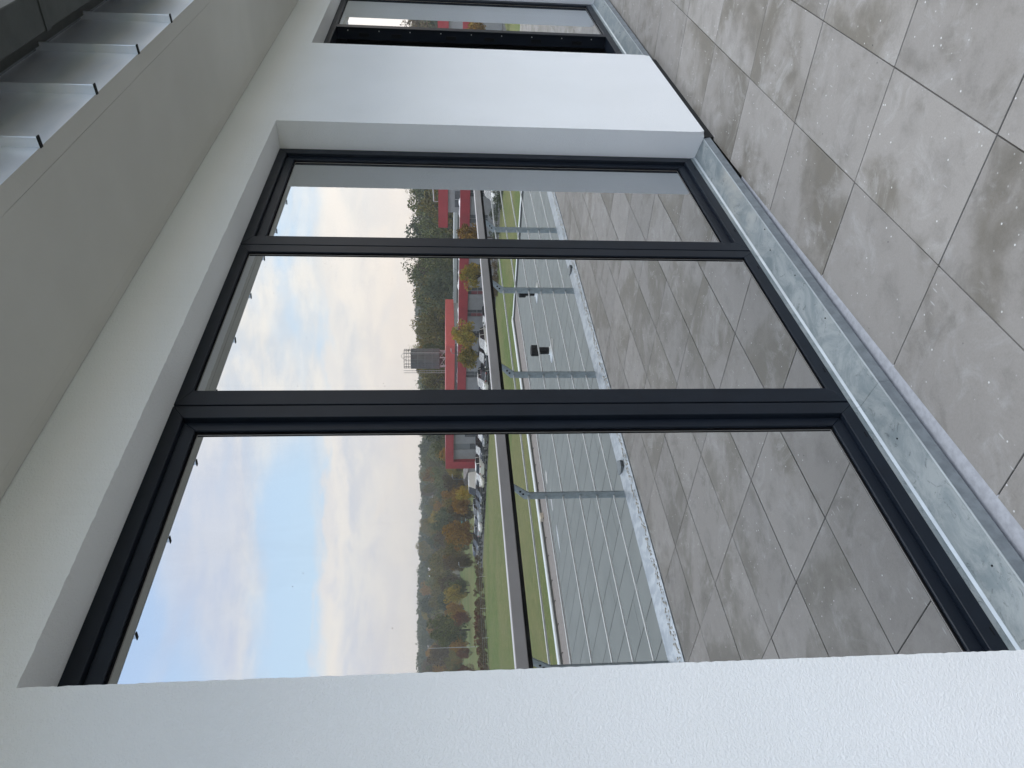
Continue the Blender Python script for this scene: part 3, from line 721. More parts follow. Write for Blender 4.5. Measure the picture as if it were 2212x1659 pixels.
# office block on the hall
off = empty('office_block', 'grey upper storey with projecting dark red parapet on top of the low hall', 'building', loc=(110, -40, -1.9))
mb = MB(); mb.box(110, 116, -51.3, -22, -1.9, 0.1); rel(mb.obj('wall', 'wall_grey', off), off)
for k in range(7):
    y = -50.4+k*3.6
    fr = rel(MB().box(109.93, 109.99, y, y+2.6, -1.7, -0.95).obj('window', 'window_dark', off), off)
    MB().box(109.89, 109.93, y+1.27, y+1.33, -1.7, -0.95).obj('window_bar', 'eave_pale', fr)
rel(MB().box(109.6, 117, -53.7, -22, 0.1, 1.55).obj('parapet', 'fascia_red', off), off)
mb = MB(); mb.tube((111, -50, 1.55), (111, -50, 2.2), 0.05, 6); mb.tube((111, -50, 2.2), (111, -45, 2.5), 0.10, 6); rel(mb.obj('vent_pipe', 'eave_pale', off), off)
# tall portal hall at the left
por = empty('portal_hall', 'taller grey hall framed by a broad red portal band, silo on its roof', 'building', loc=(107, -90, ZG))
PX = 107.0
rel(MB().box(PX-0.6, PX+14, -102.6, -86.0, -1.12, 0.36).obj('portal_band', 'fascia_red', por), por)
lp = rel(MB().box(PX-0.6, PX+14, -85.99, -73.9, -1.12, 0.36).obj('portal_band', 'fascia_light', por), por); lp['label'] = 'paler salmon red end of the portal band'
rel(MB().box(PX-0.6, PX+14, -102.6, -100.9, ZG, -1.12).obj('portal_leg', 'fascia_red', por), por)
mb = MB(); mb.box(PX+0.2, PX+13, -100.9, -98.4, ZG, -1.12); mb.box(PX+0.2, PX+13, -96.9, -74, ZG, -1.12); mb.box(PX+0.5, PX+13, -98.4, -96.9, ZG, -1.12)
rel(mb.obj('wall', 'wall_grey', por), por)
dr = rel(MB().box(PX+0.3, PX+0.45, -98.38, -96.92, ZG, -1.13).obj('glazed_door', 'zinc_grey', por), por)
MB().box(PX+0.25, PX+0.30, -98.3, -97.0, ZG+0.1, -4.2).obj('door_panel', 'window_dark', dr)
for y in (-94.5, -90.3, -86.2, -82.0, -77.8):
    rel(MB().box(PX+0.14, PX+0.2, y-0.65, y+0.65, ZG+0.9, -3.2).obj('window', 'window_dark', por), por)
# silo on its legs
silo = empty('silo', 'round grey metal silo with ladder cage and roof railing standing on the portal hall', 'silo', loc=(112, -80.7, 0.4))
sx, sy = 112.0, -80.7
def rs(o): return rel(o, silo)
rs(MB().lathe([(0.4, 0.9), (1.7, 1.4), (1.75, 1.45), (1.75, 6.45), (1.7, 6.5)], sx, sy, 24).obj('tank', 'silo_metal', silo))
for k in range(12):
    a = 2*math.pi*k/12
    rs(MB().tube((sx+1.78*math.cos(a), sy+1.78*math.sin(a), 1.45), (sx+1.78*math.cos(a), sy+1.78*math.sin(a), 6.5), 0.04, 4).obj('rib', 'zinc_grey', silo))
for z in (2.7, 3.95, 5.2):
    rs(MB().lathe([(1.77, z), (1.80, z+0.03), (1.77, z+0.08)], sx, sy, 24).obj('hoop', 'zinc_grey', silo))
for k in range(6):
    a = 2*math.pi*k/6+0.3
    rs(MB().tube((sx+1.5*math.cos(a), sy+1.5*math.sin(a), 0.36), (sx+1.6*math.cos(a), sy+1.6*math.sin(a), 1.5), 0.11, 6).obj('leg', 'eave_pale', silo))
    b2 = a+2*math.pi/6
    rs(MB().tube((sx+1.5*math.cos(a), sy+1.5*math.sin(a), 0.4), (sx+1.6*math.cos(b2), sy+1.6*math.sin(b2), 1.4), 0.06, 5).obj('brace', 'eave_pale', silo))
mb = MB()
for k in range(16):
    a, b2 = 2*math.pi*k/16, 2*math.pi*(k+1)/16
    mb.tube((sx+1.7*math.cos(a), sy+1.7*math.sin(a), 6.5), (sx+1.7*math.cos(a), sy+1.7*math.sin(a), 7.7), 0.03, 4)
    for z in (6.9, 7.3, 7.7): mb.tube((sx+1.7*math.cos(a), sy+1.7*math.sin(a), z), (sx+1.7*math.cos(b2), sy+1.7*math.sin(b2), z), 0.03, 4)
rs(mb.obj('roof_railing', 'silo_metal', silo))
mb = MB()
lx, ly = sx-1.2, sy-2.0
for dy in (-0.25, 0.25): mb.tube((lx, ly+dy, 0.4), (lx, ly+dy, 7.8), 0.04, 4)
for k in range(24): mb.tube((lx, ly-0.25, 0.5+k*0.3), (lx, ly+0.25, 0.5+k*0.3), 0.02, 4)
rs(mb.obj('ladder', 'eave_pale', silo))
mb = MB()
for k in range(10):
    a, b2 = math.pi*k/10, math.pi*(k+1)/10
    mb.tube((sx-1.0, sy+1.9-0.6+0.7*math.cos(a), 7.3+0.8*math.sin(a)), (sx-1.0, sy+1.3+0.7*math.cos(b2), 7.3+0.8*math.sin(b2)), 0.04, 4)
mb.tube((sx-1.0, sy+2.0, 0.4), (sx-1.0, sy+2.0, 7.3), 0.04, 4)
rs(mb.obj('fill_pipe', 'eave_pale', silo))
# long shed behind
shed = empty('rear_shed', 'long low shed with pale eave line in front of the wood', 'building', loc=(140, -70, ZG))
rel(MB().box(140.3, 150, -104, -40, ZG, -2.2).obj('wall', 'window_dark', shed), shed)
rel(MB().box(139.8, 150, -104, -40, -2.2, -1.55).obj('eave', 'eave_pale', shed), shed)

# ================================================================== VEGETATION
def crown_geo(mb, rnd, cx, cy, cz, rx, ry, rz, n, s, clumps=14, shell=0.55, sink=0.35):
    cl = []
    for k in range(clumps):
        while True:
            p = Vector((rnd.uniform(-1, 1), rnd.uniform(-1, 1), rnd.uniform(-0.85, 1)))
            if p.length < 1: break
        p = p.normalized()*rnd.uniform(shell*0.6, 0.85)
        cl.append((p, rnd.uniform(0.22, 0.46)))
    for i in range(n):
        c, r = cl[rnd.randrange(clumps)]
        q = Vector((rnd.gauss(0, 1), rnd.gauss(0, 1), rnd.gauss(0, 1))).normalized()*r*rnd.uniform(0.6, 1.08)+c
        p = Vector((cx+q.x*rx, cy+q.y*ry, cz+q.z*rz))
        a = Vector((rnd.gauss(0, 1), rnd.gauss(0, 1), rnd.gauss(0, 0.6))).normalized()
        b_ = a.orthogonal().normalized(); b_ = (Matrix.Rotation(rnd.uniform(0, 6.28), 3, a) @ b_)
        l_ = s*rnd.uniform(0.6, 1.3); w_ = l_*rnd.uniform(0.4, 0.8); k = len(mb.v); c2 = b_.cross(a)
        mb.v += [tuple(p-b_*l_), tuple(p-c2*w_), tuple(p+b_*l_), tuple(p+c2*w_)]
        mb.f.append((k, k+1, k+2, k+3))
def trunk_geo(mb, rnd, h, r, spread, top):
    mb.tube((0, 0, -0.5), (0, 0, h*0.55), r, 7, r*0.6, False)
    for k in range(6):
        a = rnd.uniform(0, 6.28); z = rnd.uniform(0.3, 0.6)*h
        mb.tube((0, 0, z), (spread*math.cos(a)*0.6, spread*math.sin(a)*0.6, z+rnd.uniform(0.2, 0.35)*h), r*0.4, 5, r*0.12, False)
def tree_meshes(name, h, rad, n, leaf, seed, conifer=False, clumps=16, base=0.28):
    rnd = random.Random(seed); c = MB(); t = MB()
    trunk_geo(t, rnd, h, h*0.018+0.04, rad, h)
    if conifer:
        for i in range(n):
            z = h*(0.12+0.88*rnd.random()**1.3); r = rad*(1.02-z/h)*rnd.uniform(0.5, 1.05); a = rnd.uniform(0, 6.28)
            k = len(c.v); d_ = Vector((math.cos(a), math.sin(a), -0.35)); p = Vector((r*math.cos(a), r*math.sin(a), z)); s = Vector((-math.sin(a), math.cos(a), 0))
            c.v += [tuple(p-d_*leaf), tuple(p-s*leaf*0.45), tuple(p+d_*leaf), tuple(p+s*leaf*0.45)]; c.f.append((k, k+1, k+2, k+3))
    else:
        zc = h*(base+1)/2; crown_geo(c, rnd, 0, 0, zc, rad, rad, h*(1-base)/2, n, leaf, clumps)
    me = mesh(name+'_crown', c.v, c.f); tm = mesh(name+'_trunk', t.v, t.f); tm.materials.append(MATS['bark'])
    return me, tm
def crown_mat(me, mat):
    m2 = me.copy(); m2.materials.clear(); m2.materials.append(MATS[mat]); return m2
SP_ = {}
for kk in range(4): SP_['round%d' % kk] = tree_meshes('tree', 12, 4.8, 3600, 0.30, 20+kk, clumps=24, base=0.08)
for kk in range(2): SP_['tall%d' % kk] = tree_meshes('tree', 16, 4.6, 5200, 0.28, 40+kk, clumps=34, base=0.1)
SP_['cone'] = tree_meshes('conifer', 14, 3.0, 1700, 0.5, 60, True)
SP_['bare'] = tree_meshes('tree', 14, 4.4, 2200, 0.17, 71, clumps=34)
SP_['small0'] = tree_meshes('small_tree', 4.4, 1.5, 3200, 0.12, 80, clumps=30, base=0.38)
SP_['small1'] = tree_meshes('small_tree', 4.4, 1.5, 3200, 0.12, 81, clumps=28, base=0.34)
CM = {}
def cm(kind, mat):
    if (kind, mat) not in CM: CM[(kind, mat)] = crown_mat(SP_[kind][0], mat)
    return CM[(kind, mat)]
def tree(x, y, z, kind, mat, sc_, label, group=None, name='tree', cat='tree', rot=None, sz=1.0):
    t = link(name, SP_[kind][1]); t.location = (x, y, z); t.scale = (sc_, sc_, sc_*sz)
    t.rotation_euler = (0, 0, random.uniform(0, 6.28) if rot is None else rot)
    tag(t, label, cat, group)
    c = link('crown', cm(kind, mat), None, t)
    return t
random.seed(21)
# named foreground trees
tree(99.0, -66.4, ZG, 'small0', 'leaf_yellow', 1.42, 'small round golden tree in the car park, right one of the pair beside the silo')
tree(98.6, -70.4, ZG, 'small1', 'leaf_yellow', 1.22, 'small round golden tree in the car park just below the silo')
tree(98.4, -55.6, ZG, 'small0', 'leaf_yellow', 1.30, 'broad yellow green tree standing before the red band near the middle window bar', sz=0.9)
tree(98.8, -49.6, ZG, 'small1', 'leaf_orange', 1.30, 'orange tipped small tree beside the white pier reflection')
tree(96.0, -26.5, ZG, 'small0', 'leaf_orange', 1.45, 'wide orange tree seen behind the rods in the second window', sz=0.8)
tree(96.8, -22.5, ZG, 'small1', 'leaf_orange', 1.5, 'rust coloured tree at the far right of the car park', sz=0.8)
tree(103.5, -106.5, ZG, 'small0', 'leaf_yellow', 1.15, 'green and gold tree standing against the left leg of the red portal')
tree(105.5, -112.0, ZG, 'small1', 'leaf_orange', 1.35, 'small orange tree just left of the red portal')
NAMED = (
    (104, -118.5, 'round0', 'leaf_orange', 0.62, 'full orange tree behind the silver cars left of the portal'),
    (112, -121, 'round1', 'leaf_brown', 0.55, 'brown thinning tree behind the parked cars'),
    (138, -168.5, 'round2', 'leaf_orange', 0.62, 'bright orange tree above the last parked estate car'),
    (131, -174, 'round3', 'leaf_yellow', 0.66, 'yellow brown tree at the top edge of the meadow'),
    (147, -163, 'round1', 'leaf_dark', 0.85, 'dark green tree behind the bright orange one'),
    (126.5, -178, 'round0', 'leaf_orange', 0.42, 'small amber tree standing alone in the meadow'),
    (124, -181, 'round2', 'leaf_green', 1.0, 'big rounded grey green tree behind the meadow'),
    (121, -183, 'round3', 'leaf_orange', 0.52, 'russet tree on the meadow near the tall mast'),
    (118, -167, 'round1', 'leaf_red', 0.40, 'dark red bush tree at the lower edge of the meadow'),
    (110, -170, 'round0', 'leaf_red', 0.34, 'small red brown bush near the mast'),
    (92, -150, 'round2', 'leaf_red', 0.42, 'reddish bush among the scrub beyond the fence'),
    (150, -140, 'round3', 'leaf_olive', 0.80, 'olive tree above the white van'),
    (156, -152, 'round1', 'leaf_yellow', 0.52, 'yellow tinged tree behind the playground frame'),
    (137, -128, 'round0', 'leaf_orange', 0.66, 'orange and green tree behind the left end of the red portal'),
    (143, -132, 'round2', 'leaf_green', 0.86, 'green tree rising left of the red portal'),
    (160, -128, 'tall0', 'leaf_olive', 0.72, 'tall olive tree over the portal hall roof'),
    (128, -150, 'round3', 'leaf_olive', 0.66, 'olive bushy tree behind the playground frame'),
    (114, -140, 'round1', 'leaf_brown', 0.42, 'brown shrub tree behind the last parked cars'),
)
for x, y, kd, mt_, s, lb in NAMED:
    a = math.degrees(math.atan2(-y, x)); tree(x, y, max(ZG, H(a, math.hypot(x, y)))-0.1, kd, mt_, s, lb)
# wood behind the halls (near, tall) and wooded ridge further left
WOODL = dict(leaf_dark='dark green tree', leaf_green='mid green tree', leaf_olive='olive tree', leaf_orange='orange tree', leaf_brown='brown tree', leaf_pale='pale thin topped tree', leaf_yellow='yellow tree')
pal_near = ['leaf_dark']*4+['leaf_green']*5+['leaf_olive']*3+['leaf_orange', 'leaf_brown']
pal_far = ['leaf_dark']*3+['leaf_green']*4+['leaf_olive']*5+['leaf_orange']*2+['leaf_brown']*4+['leaf_yellow']
for row, (r, step, hs) in enumerate(((168, 2.1, 0.74), (184, 2.0, 0.92), (203, 1.9, 1.02), (222, 2.0, 0.98))):
    a = 8+row*0.6
    while a < 41.5:
        aa = a+random.uniform(-0.5, 0.5); rr = r+random.uniform(-6, 6)
        kd = random.choice(['tall0', 'tall1', 'tall1', 'round0', 'round2'] if row < 3 else ['tall0', 'bare', 'bare'])
        h = {'t': 16, 'r': 12, 'b': 14, 'c': 14}[kd[0]]
        # crest of the wood: high at 24-33 deg, dipping behind the silo
        crest = 11.0 if aa < 33 else 11.0-(aa-33)*0.25
        crest += 1.3*math.sin(aa*1.1)
        z = H(aa, rr)-0.3
        s = (crest*(0.62+0.13*row)-z)/h*random.uniform(0.88, 1.04) if row < 3 else (crest-z)/h*random.uniform(0.92, 1.04)
        mcol = random.choice(pal_near) if kd != 'bare' else 'leaf_pale'
        tree(rr*math.cos(R(aa)), -rr*math.sin(R(aa)), z, kd, mcol, s,
             WOODL[mcol]+[', front row by the shed', ', second row', ', third row', ' on the skyline'][row]+' of the dense wood behind the halls', 'trees of the dense wood behind the halls')
        a += step
for row, (r, step) in enumerate(((318, 1.55), (345, 1.5), (385, 1.45), (430, 1.4), (490, 1.35))):
    a = 40.0+row*0.4
    while a < 70:
        aa = a+random.uniform(-0.5, 0.5); rr = r+random.uniform(-18, 18)
        kd = random.choice(['round0', 'round1', 'round2', 'round3', 'round1', 'tall0'])
        z = H(aa, rr)-0.3
        mcol = random.choice(pal_far)
        tree(rr*math.cos(R(aa)), -rr*math.sin(R(aa)), z, kd, mcol, random.uniform(0.85, 1.15)*(0.9 if kd[0] == 't' else 1.05),
             WOODL[mcol]+[' at the foot', ' low down', ' half way up', ' in the upper part', ' near the top'][row]+' of the wooded slope left of the halls', 'trees of the wooded slope left of the halls', sz=random.uniform(0.8, 1.0))
        a += step
for k in range(75):
    aa = random.uniform(44.5, 66); rr = random.uniform(185, 300)
    if aa > 53 and rr < 262: continue
    if aa > 49 and rr < 215: continue
    mt_ = random.choice(['leaf_orange', 'leaf_brown', 'leaf_brown', 'leaf_olive', 'leaf_olive', 'leaf_yellow', 'leaf_green'])
    tree(rr*math.cos(R(aa)), -rr*math.sin(R(aa)), ZG-0.2 if rr < 300 else H(aa, rr)-0.2, random.choice(['round0', 'round1', 'round2', 'round3']), mt_, random.uniform(0.35, 0.72),
         WOODL[mt_]+(' close behind the parked cars' if rr < 225 else ' further off')+', loose in the rough ground before the slope', 'loose autumn trees before the wooded slope')
# ridge line far away: one mass of crowns
mb = MB(); rnd = random.Random(77)
a = 30.0
while a < 82:
    for rr0 in (585, 615):
        rr = rr0+rnd.uniform(-12, 12); aa = a+rnd.uniform(-0.3, 0.3); z = H(aa, rr)
        hh = rnd.uniform(8.5, 9.8)
        crown_geo(mb, rnd, rr*math.cos(R(aa)), -rr*math.sin(R(aa)), z+hh*0.5, 8.5, 8.5, hh*0.55, 420, 0.85, 16)
    a += 0.5
o = link('ridge_wood', mesh('ridge_wood', mb.v, mb.f), 'leaf_dark'); tag(o, 'bluish far wood closing the horizon along the ridge', 'wood', kind='stuff')
# scrub beyond the left part of the fence, and hedges by the car park
def scrub(name, x0, x1, y0, y1, h, n, leaf, mats, label, cat, seed):
    rnd = random.Random(seed); mb = MB()
    L = max(abs(x1-x0), abs(y1-y0)); k = max(2, int(L/1.6))
    for i in range(k):
        t = (i+0.5)/k; cx, cy = x0+(x1-x0)*t+rnd.uniform(-.4, .4), y0+(y1-y0)*t+rnd.uniform(-.4, .4); hh = h*rnd.uniform(0.7, 1.15)
        crown_geo(mb, rnd, cx, cy, ZG+hh*0.42, 1.4, 1.4, hh*0.55, n//k, leaf, 9)
    o = link(name, mesh(name, mb.v, mb.f), mats); return tag(o, label, cat)
scrub('scrub_bank', 60, 96, -114.5, -116.5, 2.0, 7000, 0.16, 'leaf_brown', 'bank of bare brown scrub beyond the bend of the field fence', 'scrub', 4)['kind'] = 'stuff'
scrub('scrub_bank', 58, 92, -121, -124, 2.2, 6000, 0.2, 'leaf_red', 'reddish scrub further behind the brown bank', 'scrub', 5)['kind'] = 'stuff'
scrub('hedge', 92.3, 92.3, -56, -47, 1.25, 2600, 0.10, 'leaf_brown', 'brown clipped hedge along the fence before the car park', 'hedge', 6)
scrub('hedge', 92.4, 92.4, -46, -24, 1.5, 4200, 0.12, 'leaf_dark', 'dark evergreen hedge at the right end of the car park', 'hedge', 7)

# ================================================================== FENCE
fen = empty('field_fence', 'thin wire fence on slim pale posts between the field and the parked cars', 'fence', loc=(93.2, -80, ZG))
path = [(91.6, -22), (92.4, -52), (93.2, -80), (93.6, -100), (93.2, -109.5), (81.5, -112), (68.8, -110.6), (50, -108), (30, -104)]
pme_ = MB().tube((0, 0, 0), (0, 0, 1.15), 0.035, 5).me('fence_post'); pme_.materials.append(MATS['eave_pale'])
wires = MB()
for i in range(len(path)-1):
    a, b_ = Vector((*path[i], 0)), Vector((*path[i+1], 0)); L = (b_-a).length; k = max(1, round(L/6.0))
    for j in range(k):
        p = a.lerp(b_, j/k); q = a.lerp(b_, (j+1)/k)
        o = link('fence_post', pme_, None, fen, (p.x-93.2, p.y+80, 0)); o.rotation_euler = (random.uniform(-.05, .05), random.uniform(-.05, .05), 0)
        for z in (0.45, 0.8, 1.1): wires.tube((p.x, p.y, ZG+z), (q.x, q.y, ZG+z), 0.014, 4, None, False)
rel(wires.obj('fence_wire', 'eave_pale', fen), fen)

# ================================================================== CARS
def car_proto(kind):
    # side outlines (x forward, z up), lengths in metres
    P = {
     'hatch': dict(L=4.1, W=1.75, H=1.48, low=[(-2.0, .35), (-2.03, .85), (-1.9, .98), (1.0, .95), (1.85, .78), (2.05, .6), (2.05, .33)], top=[(-1.92, .95), (-1.55, 1.42), (-0.9, 1.48), (0.2, 1.46), (1.05, .93)]),
     'estate': dict(L=4.6, W=1.8, H=1.48, low=[(-2.28, .35), (-2.3, .9), (-2.2, 1.0), (1.2, .95), (2.1, .78), (2.3, .6), (2.3, .33)], top=[(-2.22, .97), (-1.95, 1.40), (-1.3, 1.48), (0.3, 1.45), (1.25, .93)]),
     'suv': dict(L=4.5, W=1.88, H=1.75, low=[(-2.2, .42), (-2.24, 1.05), (-2.15, 1.18), (1.2, 1.12), (2.1, .98), (2.25, .75), (2.25, .4)], top=[(-2.15, 1.14), (-1.9, 1.66), (-1.2, 1.76), (0.4, 1.72), (1.25, 1.10)]),
     'van': dict(L=5.0, W=1.98, H=2.45, low=[(-2.5, .4), (-2.5, 1.30), (-2.5, 1.38), (1.6, 1.30), (2.3, 1.05), (2.5, .8), (2.5, .4)], top=[(-2.49, 1.34), (-2.44, 2.38), (-2.2, 2.45), (0.9, 2.42), (1.65, 1.28)]),
    }[kind]
    W = P['W']/2
    body = MB(); low = P['low']
    # body shell: outline, belly and sides with a slight tuck
    pts = low
    n = len(body.v); k = len(pts)
    for s in (-1, 1):
        for x, z in pts: body.v.append((x*0.985 if z < .5 else x, s*W*(0.97 if z < .5 else 1.0), z))
    for i in range(k): j = (i+1) % k; body.f.append((n+i, n+j, n+k+j, n+k+i))
    body.f.append(tuple(range(n, n+k))[::-1]); body.f.append(tuple(range(n+k, n+2*k)))
    # roof skin
    tp = P['top']; m_ = len(tp); n = len(body.v)
    for s in (-1, 1):
        for i, (x, z) in enumerate(tp): body.v.append((x, s*W*(0.80 if 0 < i < m_-1 else 0.95), z))
    for i in range(1, m_-2): body.f.append((n+i, n+i+1, n+m_+i+1, n+m_+i))
    if kind == 'van':
        body.f.append((n, n+1, n+m_+1, n+m_))
        for s in (0, m_): body.f.append((n+s, n+s+1, n+s+2, n+s+3) + (n+s+m_-1,))
    gl_ = MB(); n = 0; e = 0.006
    for s in (-1, 1):
        for i, (x, z) in enumerate(tp): gl_.v.append((x, s*(W*(0.80 if 0 < i < m_-1 else 0.95)), z-e))
    if kind != 'van':
        gl_.f.append(tuple(range(m_))); gl_.f.append(tuple(range(m_, 2*m_))[::-1]); gl_.f.append((0, 1, m_+1, m_))
    gl_.f.append((m_-2, m_-1, 2*m_-1, 2*m_-2))
    pil = MB()
    if kind != 'van':
        for s in (-1, 1):
            for (xa, xb) in ((-0.25, -0.17), (tp[1][0]+0.25, tp[1][0]+0.38)):
                zt = 1.45 if kind != 'suv' else 1.72
                zb = tp[0][1]
                pil.v += [(xa, s*W*0.955, zb), (xb, s*W*0.955, zb), (xb, s*W*0.81, zt), (xa, s*W*0.81, zt)]; q = len(pil.v); pil.f.append((q-4, q-3, q-2, q-1))
    return P, body, gl_, pil
CAR = {}
for kd in ('hatch', 'estate', 'suv', 'van'):
    P, b_, g_, p_ = car_proto(kd)
    wh = MB().tube((0, -0.10, 0), (0, 0.10, 0), 0.33, 14).me('wheel'); hub = MB().tube((0, -0.105, 0), (0, 0.105, 0), 0.2, 10).me('rim')
    wh.materials.append(MATS['tyre']); hub.materials.append(MATS['alloy'])
    gm = g_.me('car_window'); gm.materials.append(MATS['car_glass'])
    lm = MB(); lm.box(-0.03, 0.03, -0.16, 0.16, -0.07, 0.07); lmm = lm.me('headlight', 0.02); lmm.materials.append(MATS['lamp_clear'])
    tl = lmm.copy(); tl.materials.clear(); tl.materials.append(MATS['lamp_red'])
    bm_ = b_.me('car_body', 0.04, seg=2)
    CAR[kd] = (P, bm_, gm, p_, wh, hub, lmm, tl)
BODY = {}
def car(kd, paint, x, y, rot, label, group='cars parked side by side behind the fence'):
    P, bm_, gm, p_, wh, hub, lmm, tl = CAR[kd]
    if (kd, paint) not in BODY:
        m2 = bm_.copy(); m2.materials.append(MATS[paint]); BODY[(kd, paint)] = m2
        if p_.f: mp = p_.me('car_pillar'); mp.materials.append(MATS[paint]); BODY[(kd, paint, 'p')] = mp
    root = empty('parked_car', label, 'van' if kd == 'van' else 'car', group, (x, y, ZG+0.02), rot)
    root.scale = (1.1, 1.1, 1.12)
    link('body', BODY[(kd, paint)], None, root); link('car_window', gm, None, root)
    if p_.f: link('pillar', BODY[(kd, paint, 'p')], None, root)
    for sx_ in (-0.31, 0.31):
        for sy_ in (-1, 1):
            w_ = link('wheel', wh, None, root, (P['L']*sx_, sy_*(P['W']/2-0.10), 0.33)); link('rim', hub, None, w_)
    zl = 0.72 if kd in ('hatch', 'estate') else 0.95
    for sy_ in (-1, 1):
        link('headlight', lmm, None, root, (P['L']/2-0.03, sy_*P['W']*0.36, zl)); link('tail_light', tl, None, root, (-P['L']/2+0.02, sy_*P['W']*0.40, zl+0.1))
    return root
PIx = math.pi
CARS = (
 ('hatch', 'paint_dark', 97.0, -30.0, PIx, 'dark hatchback furthest right in the car park'),
 ('estate', 'paint_silver', 97.0, -34.0, PIx, 'silver estate near the right end of the car park'),
 ('suv', 'paint_white', 97.0, -41.5, PIx, 'white off-roader at the right end beside the evergreen hedge'),
 ('hatch', 'paint_dark', 97.0, -58.4, PIx, 'dark hatchback just right of the black one below the red blinds'),
 ('estate', 'paint_dark', 97.0, -62.2, PIx, 'black estate below the window with red blinds'),
 ('suv', 'paint_white', 96.6, -65.9, PIx, 'white car parked under the pair of golden trees'),
 ('suv', 'paint_dark', 97.0, -68.7, PIx, 'dark off-roader just left of the white car under the golden trees'),
 ('hatch', 'paint_dark', 96.8, -71.4, 0, 'black hatchback with its red tail lamps showing below the silo'),
 ('suv', 'paint_white', 97.2, -74.0, PIx, 'white car partly hidden at the left edge of the middle pane'),
 ('estate', 'paint_blue', 97.0, -76.8, PIx, 'dark blue estate left of the half hidden white car'),
 ('hatch', 'paint_silver', 97.0, -79.6, PIx, 'silver hatchback behind the wide window post'),
 ('estate', 'paint_grey', 97.0, -85.0, PIx, 'grey estate in front of the portal wall'),
 ('suv', 'paint_dark', 96.9, -88.2, PIx, 'black car just right of the big white off-roader'),
 ('suv', 'paint_white', 97.0, -91.4, 0, 'big white off-roader parked in front of the red portal'),
 ('hatch', 'paint_cream', 97.0, -94.9, PIx, 'cream hatchback beside the big white off-roader'),
 ('hatch', 'paint_white', 98.8, -96.9, 0, 'small white car seen behind the cream hatchback'),
 ('van', 'paint_white', 101.0, -101.8, PIx, 'tall white van standing behind the row of cars'),
 ('estate', 'paint_dark', 96.8, -98.6, PIx, 'black estate left of the cream hatchback'),
 ('estate', 'paint_dark', 96.8, -101.2, PIx, 'black estate in front of the white van'),
 ('suv', 'paint_silver', 97.2, -103.8, PIx, 'silver off-roader left of the white van'),
 ('hatch', 'paint_white', 97.0, -106.6, PIx, 'white hatchback at the left end of the dense row'),
 ('hatch', 'paint_silver', 98.0, -109.0, 0, 'silver hatchback ending the dense row'),
 ('hatch', 'paint_dark', 98.4, -114.0, PIx, 'dark hatchback standing apart on the left'),
 ('estate', 'paint_silver', 98.6, -117.4, PIx, 'silver estate last on the left of the car park'),
)
for c in CARS: car(*c)

# ================================================================== POLES, MAST, PYLON, PLAYGROUND
def lamp(x, y, h, label, arm=(0.9, 0)):
    t = empty('street_lamp', label, 'street lamp', None, (x, y, ZG))
    MB().tube((0, 0, 0), (0, 0, h), 0.06, 6, 0.04).obj('pole', 'zinc_grey', t)
    MB().tube((0, 0, h), (arm[0], arm[1], h+0.15), 0.04, 5).obj('arm', 'zinc_grey', t)
    MB().box(arm[0]-0.3, arm[0]+0.3, arm[1]-0.12, arm[1]+0.12, h+0.1, h+0.22).obj('lamp_head', 'eave_pale', t)
lamp(102, -101.0, 5.6, 'slim street lamp above the parked cars left of the portal')
lamp(103.4, -57.6, 5.6, 'slim lamp post before the red band in the middle pane')
lamp(102.5, -72.6, 6.0, 'slim lamp post below the silo')
lamp(98, -121.5, 4.2, 'short lamp post behind the last silver estate')
tag(MB().tube((98, -149, ZG), (98, -149, 4.3), 0.09, 6, 0.05).obj('mast', 'eave_pale'), 'tall thin pale mast rising from the scrub to the ridge line', 'mast')
py = MB(); px_, py_ = 574, -691
for s in ((-1, -1), (1, -1), (1, 1), (-1, 1)): py.tube((px_+2.5*s[0], py_+2.5*s[1], 2), (px_+0.4*s[0], py_+0.4*s[1], 27), 0.22, 4, 0.15)
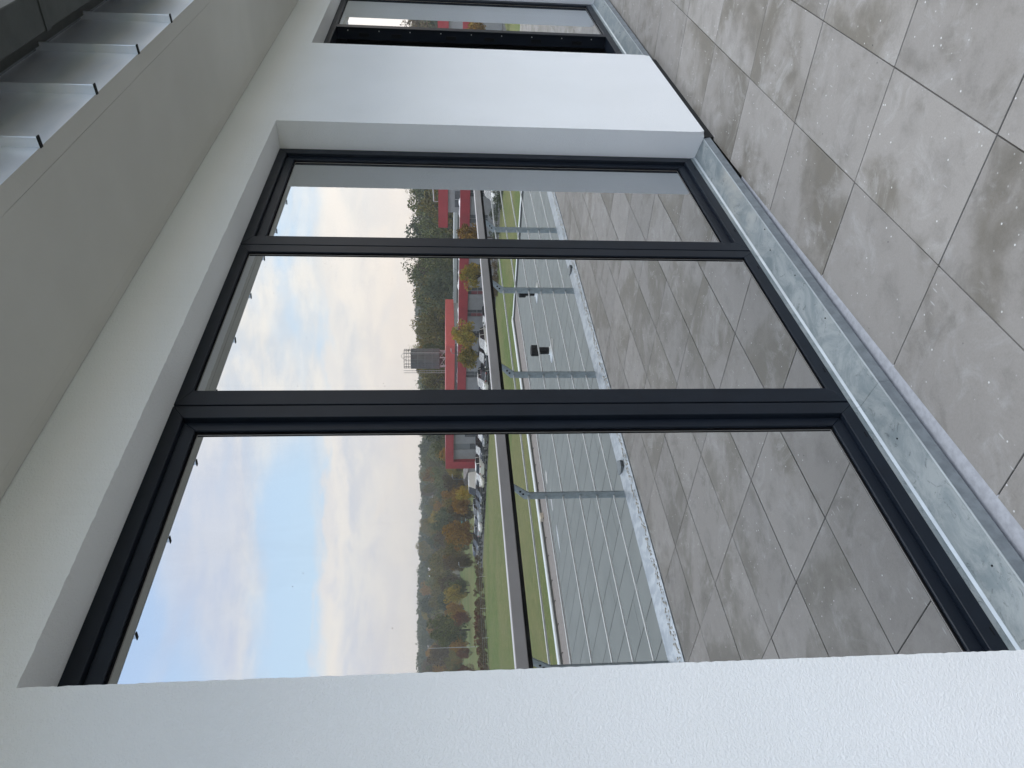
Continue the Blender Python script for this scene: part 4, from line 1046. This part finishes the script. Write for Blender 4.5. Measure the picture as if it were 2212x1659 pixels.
py.tube((px_-4, py_+5, 21), (px_+4, py_-5, 21), 0.2, 4); py.tube((px_-3, py_+4, 24.5), (px_+3, py_-4, 24.5), 0.2, 4)
tag(py.obj('pylon', 'zinc_grey'), 'distant power pylon standing up behind the ridge', 'pylon')
pg = empty('playground_frame', 'pale metal playground frame with curved teal slide behind the cars', 'playground frame', None, (112, -126, ZG))
mb = MB()
for y in (0, 6): mb.tube((0, y, 0), (0, y, 2.6), 0.06, 5)
mb.tube((0, 0, 2.6), (0, 6, 2.6), 0.06, 5); mb.obj('frame', 'eave_pale', pg)
mb = MB()
pr = None
for k in range(9):
    t = k/8; q = (2.0, -3+7*t, 3.4-1.5*(2*t-1)**2)
    if pr: mb.tube(pr, q, 0.16, 6)
    pr = q
mb.obj('slide', 'teal_slide', pg)
hut = empty('shed_hut', 'pale garden shed half hidden behind orange trees left of the portal', 'shed', None, (108, -107, ZG))
MB().box(0, 4, -4, 3, 0, 2.4).obj('wall', 'eave_pale', hut)
mb = MB(); mb.prism([(-4.3, 2.4), (3.3, 2.4), (-0.5, 3.4)], 'x', -0.3, 4.3); mb.obj('roof', 'roof_far', hut)
for k in range(3): MB().box(-0.05, -0.01, -3.3+2*k, -2.3+2*k, 0.9, 1.9).obj('window', 'window_dark', hut)

# the outside world was set out from the earlier camera fit, 0.246 m off the facade line
for o in COL.objects:
    if o not in site and o.parent is None: o.location.y -= 0.246

hz = MB().box(-700, 900, -900, 700, -8.2, 24).obj('haze', None)
hm = bpy.data.materials.new('haze'); hm.use_nodes = True; hm.node_tree.nodes.clear(); g = G(hm.node_tree)
ho = g.node('ShaderNodeOutputMaterial'); hv = g.node('ShaderNodeVolumePrincipled')
hv.inputs['Color'].default_value = (0.86, 0.90, 0.96, 1); hv.inputs['Density'].default_value = 0.00042; hv.inputs['Anisotropy'].default_value = 0.0
g.l.new(hv.outputs[0], ho.inputs['Volume']); hz.data.materials.append(hm)
tag(hz, 'pale autumn haze in the air over the fields', 'haze', kind='stuff')
sc.cycles.volume_bounces = 1
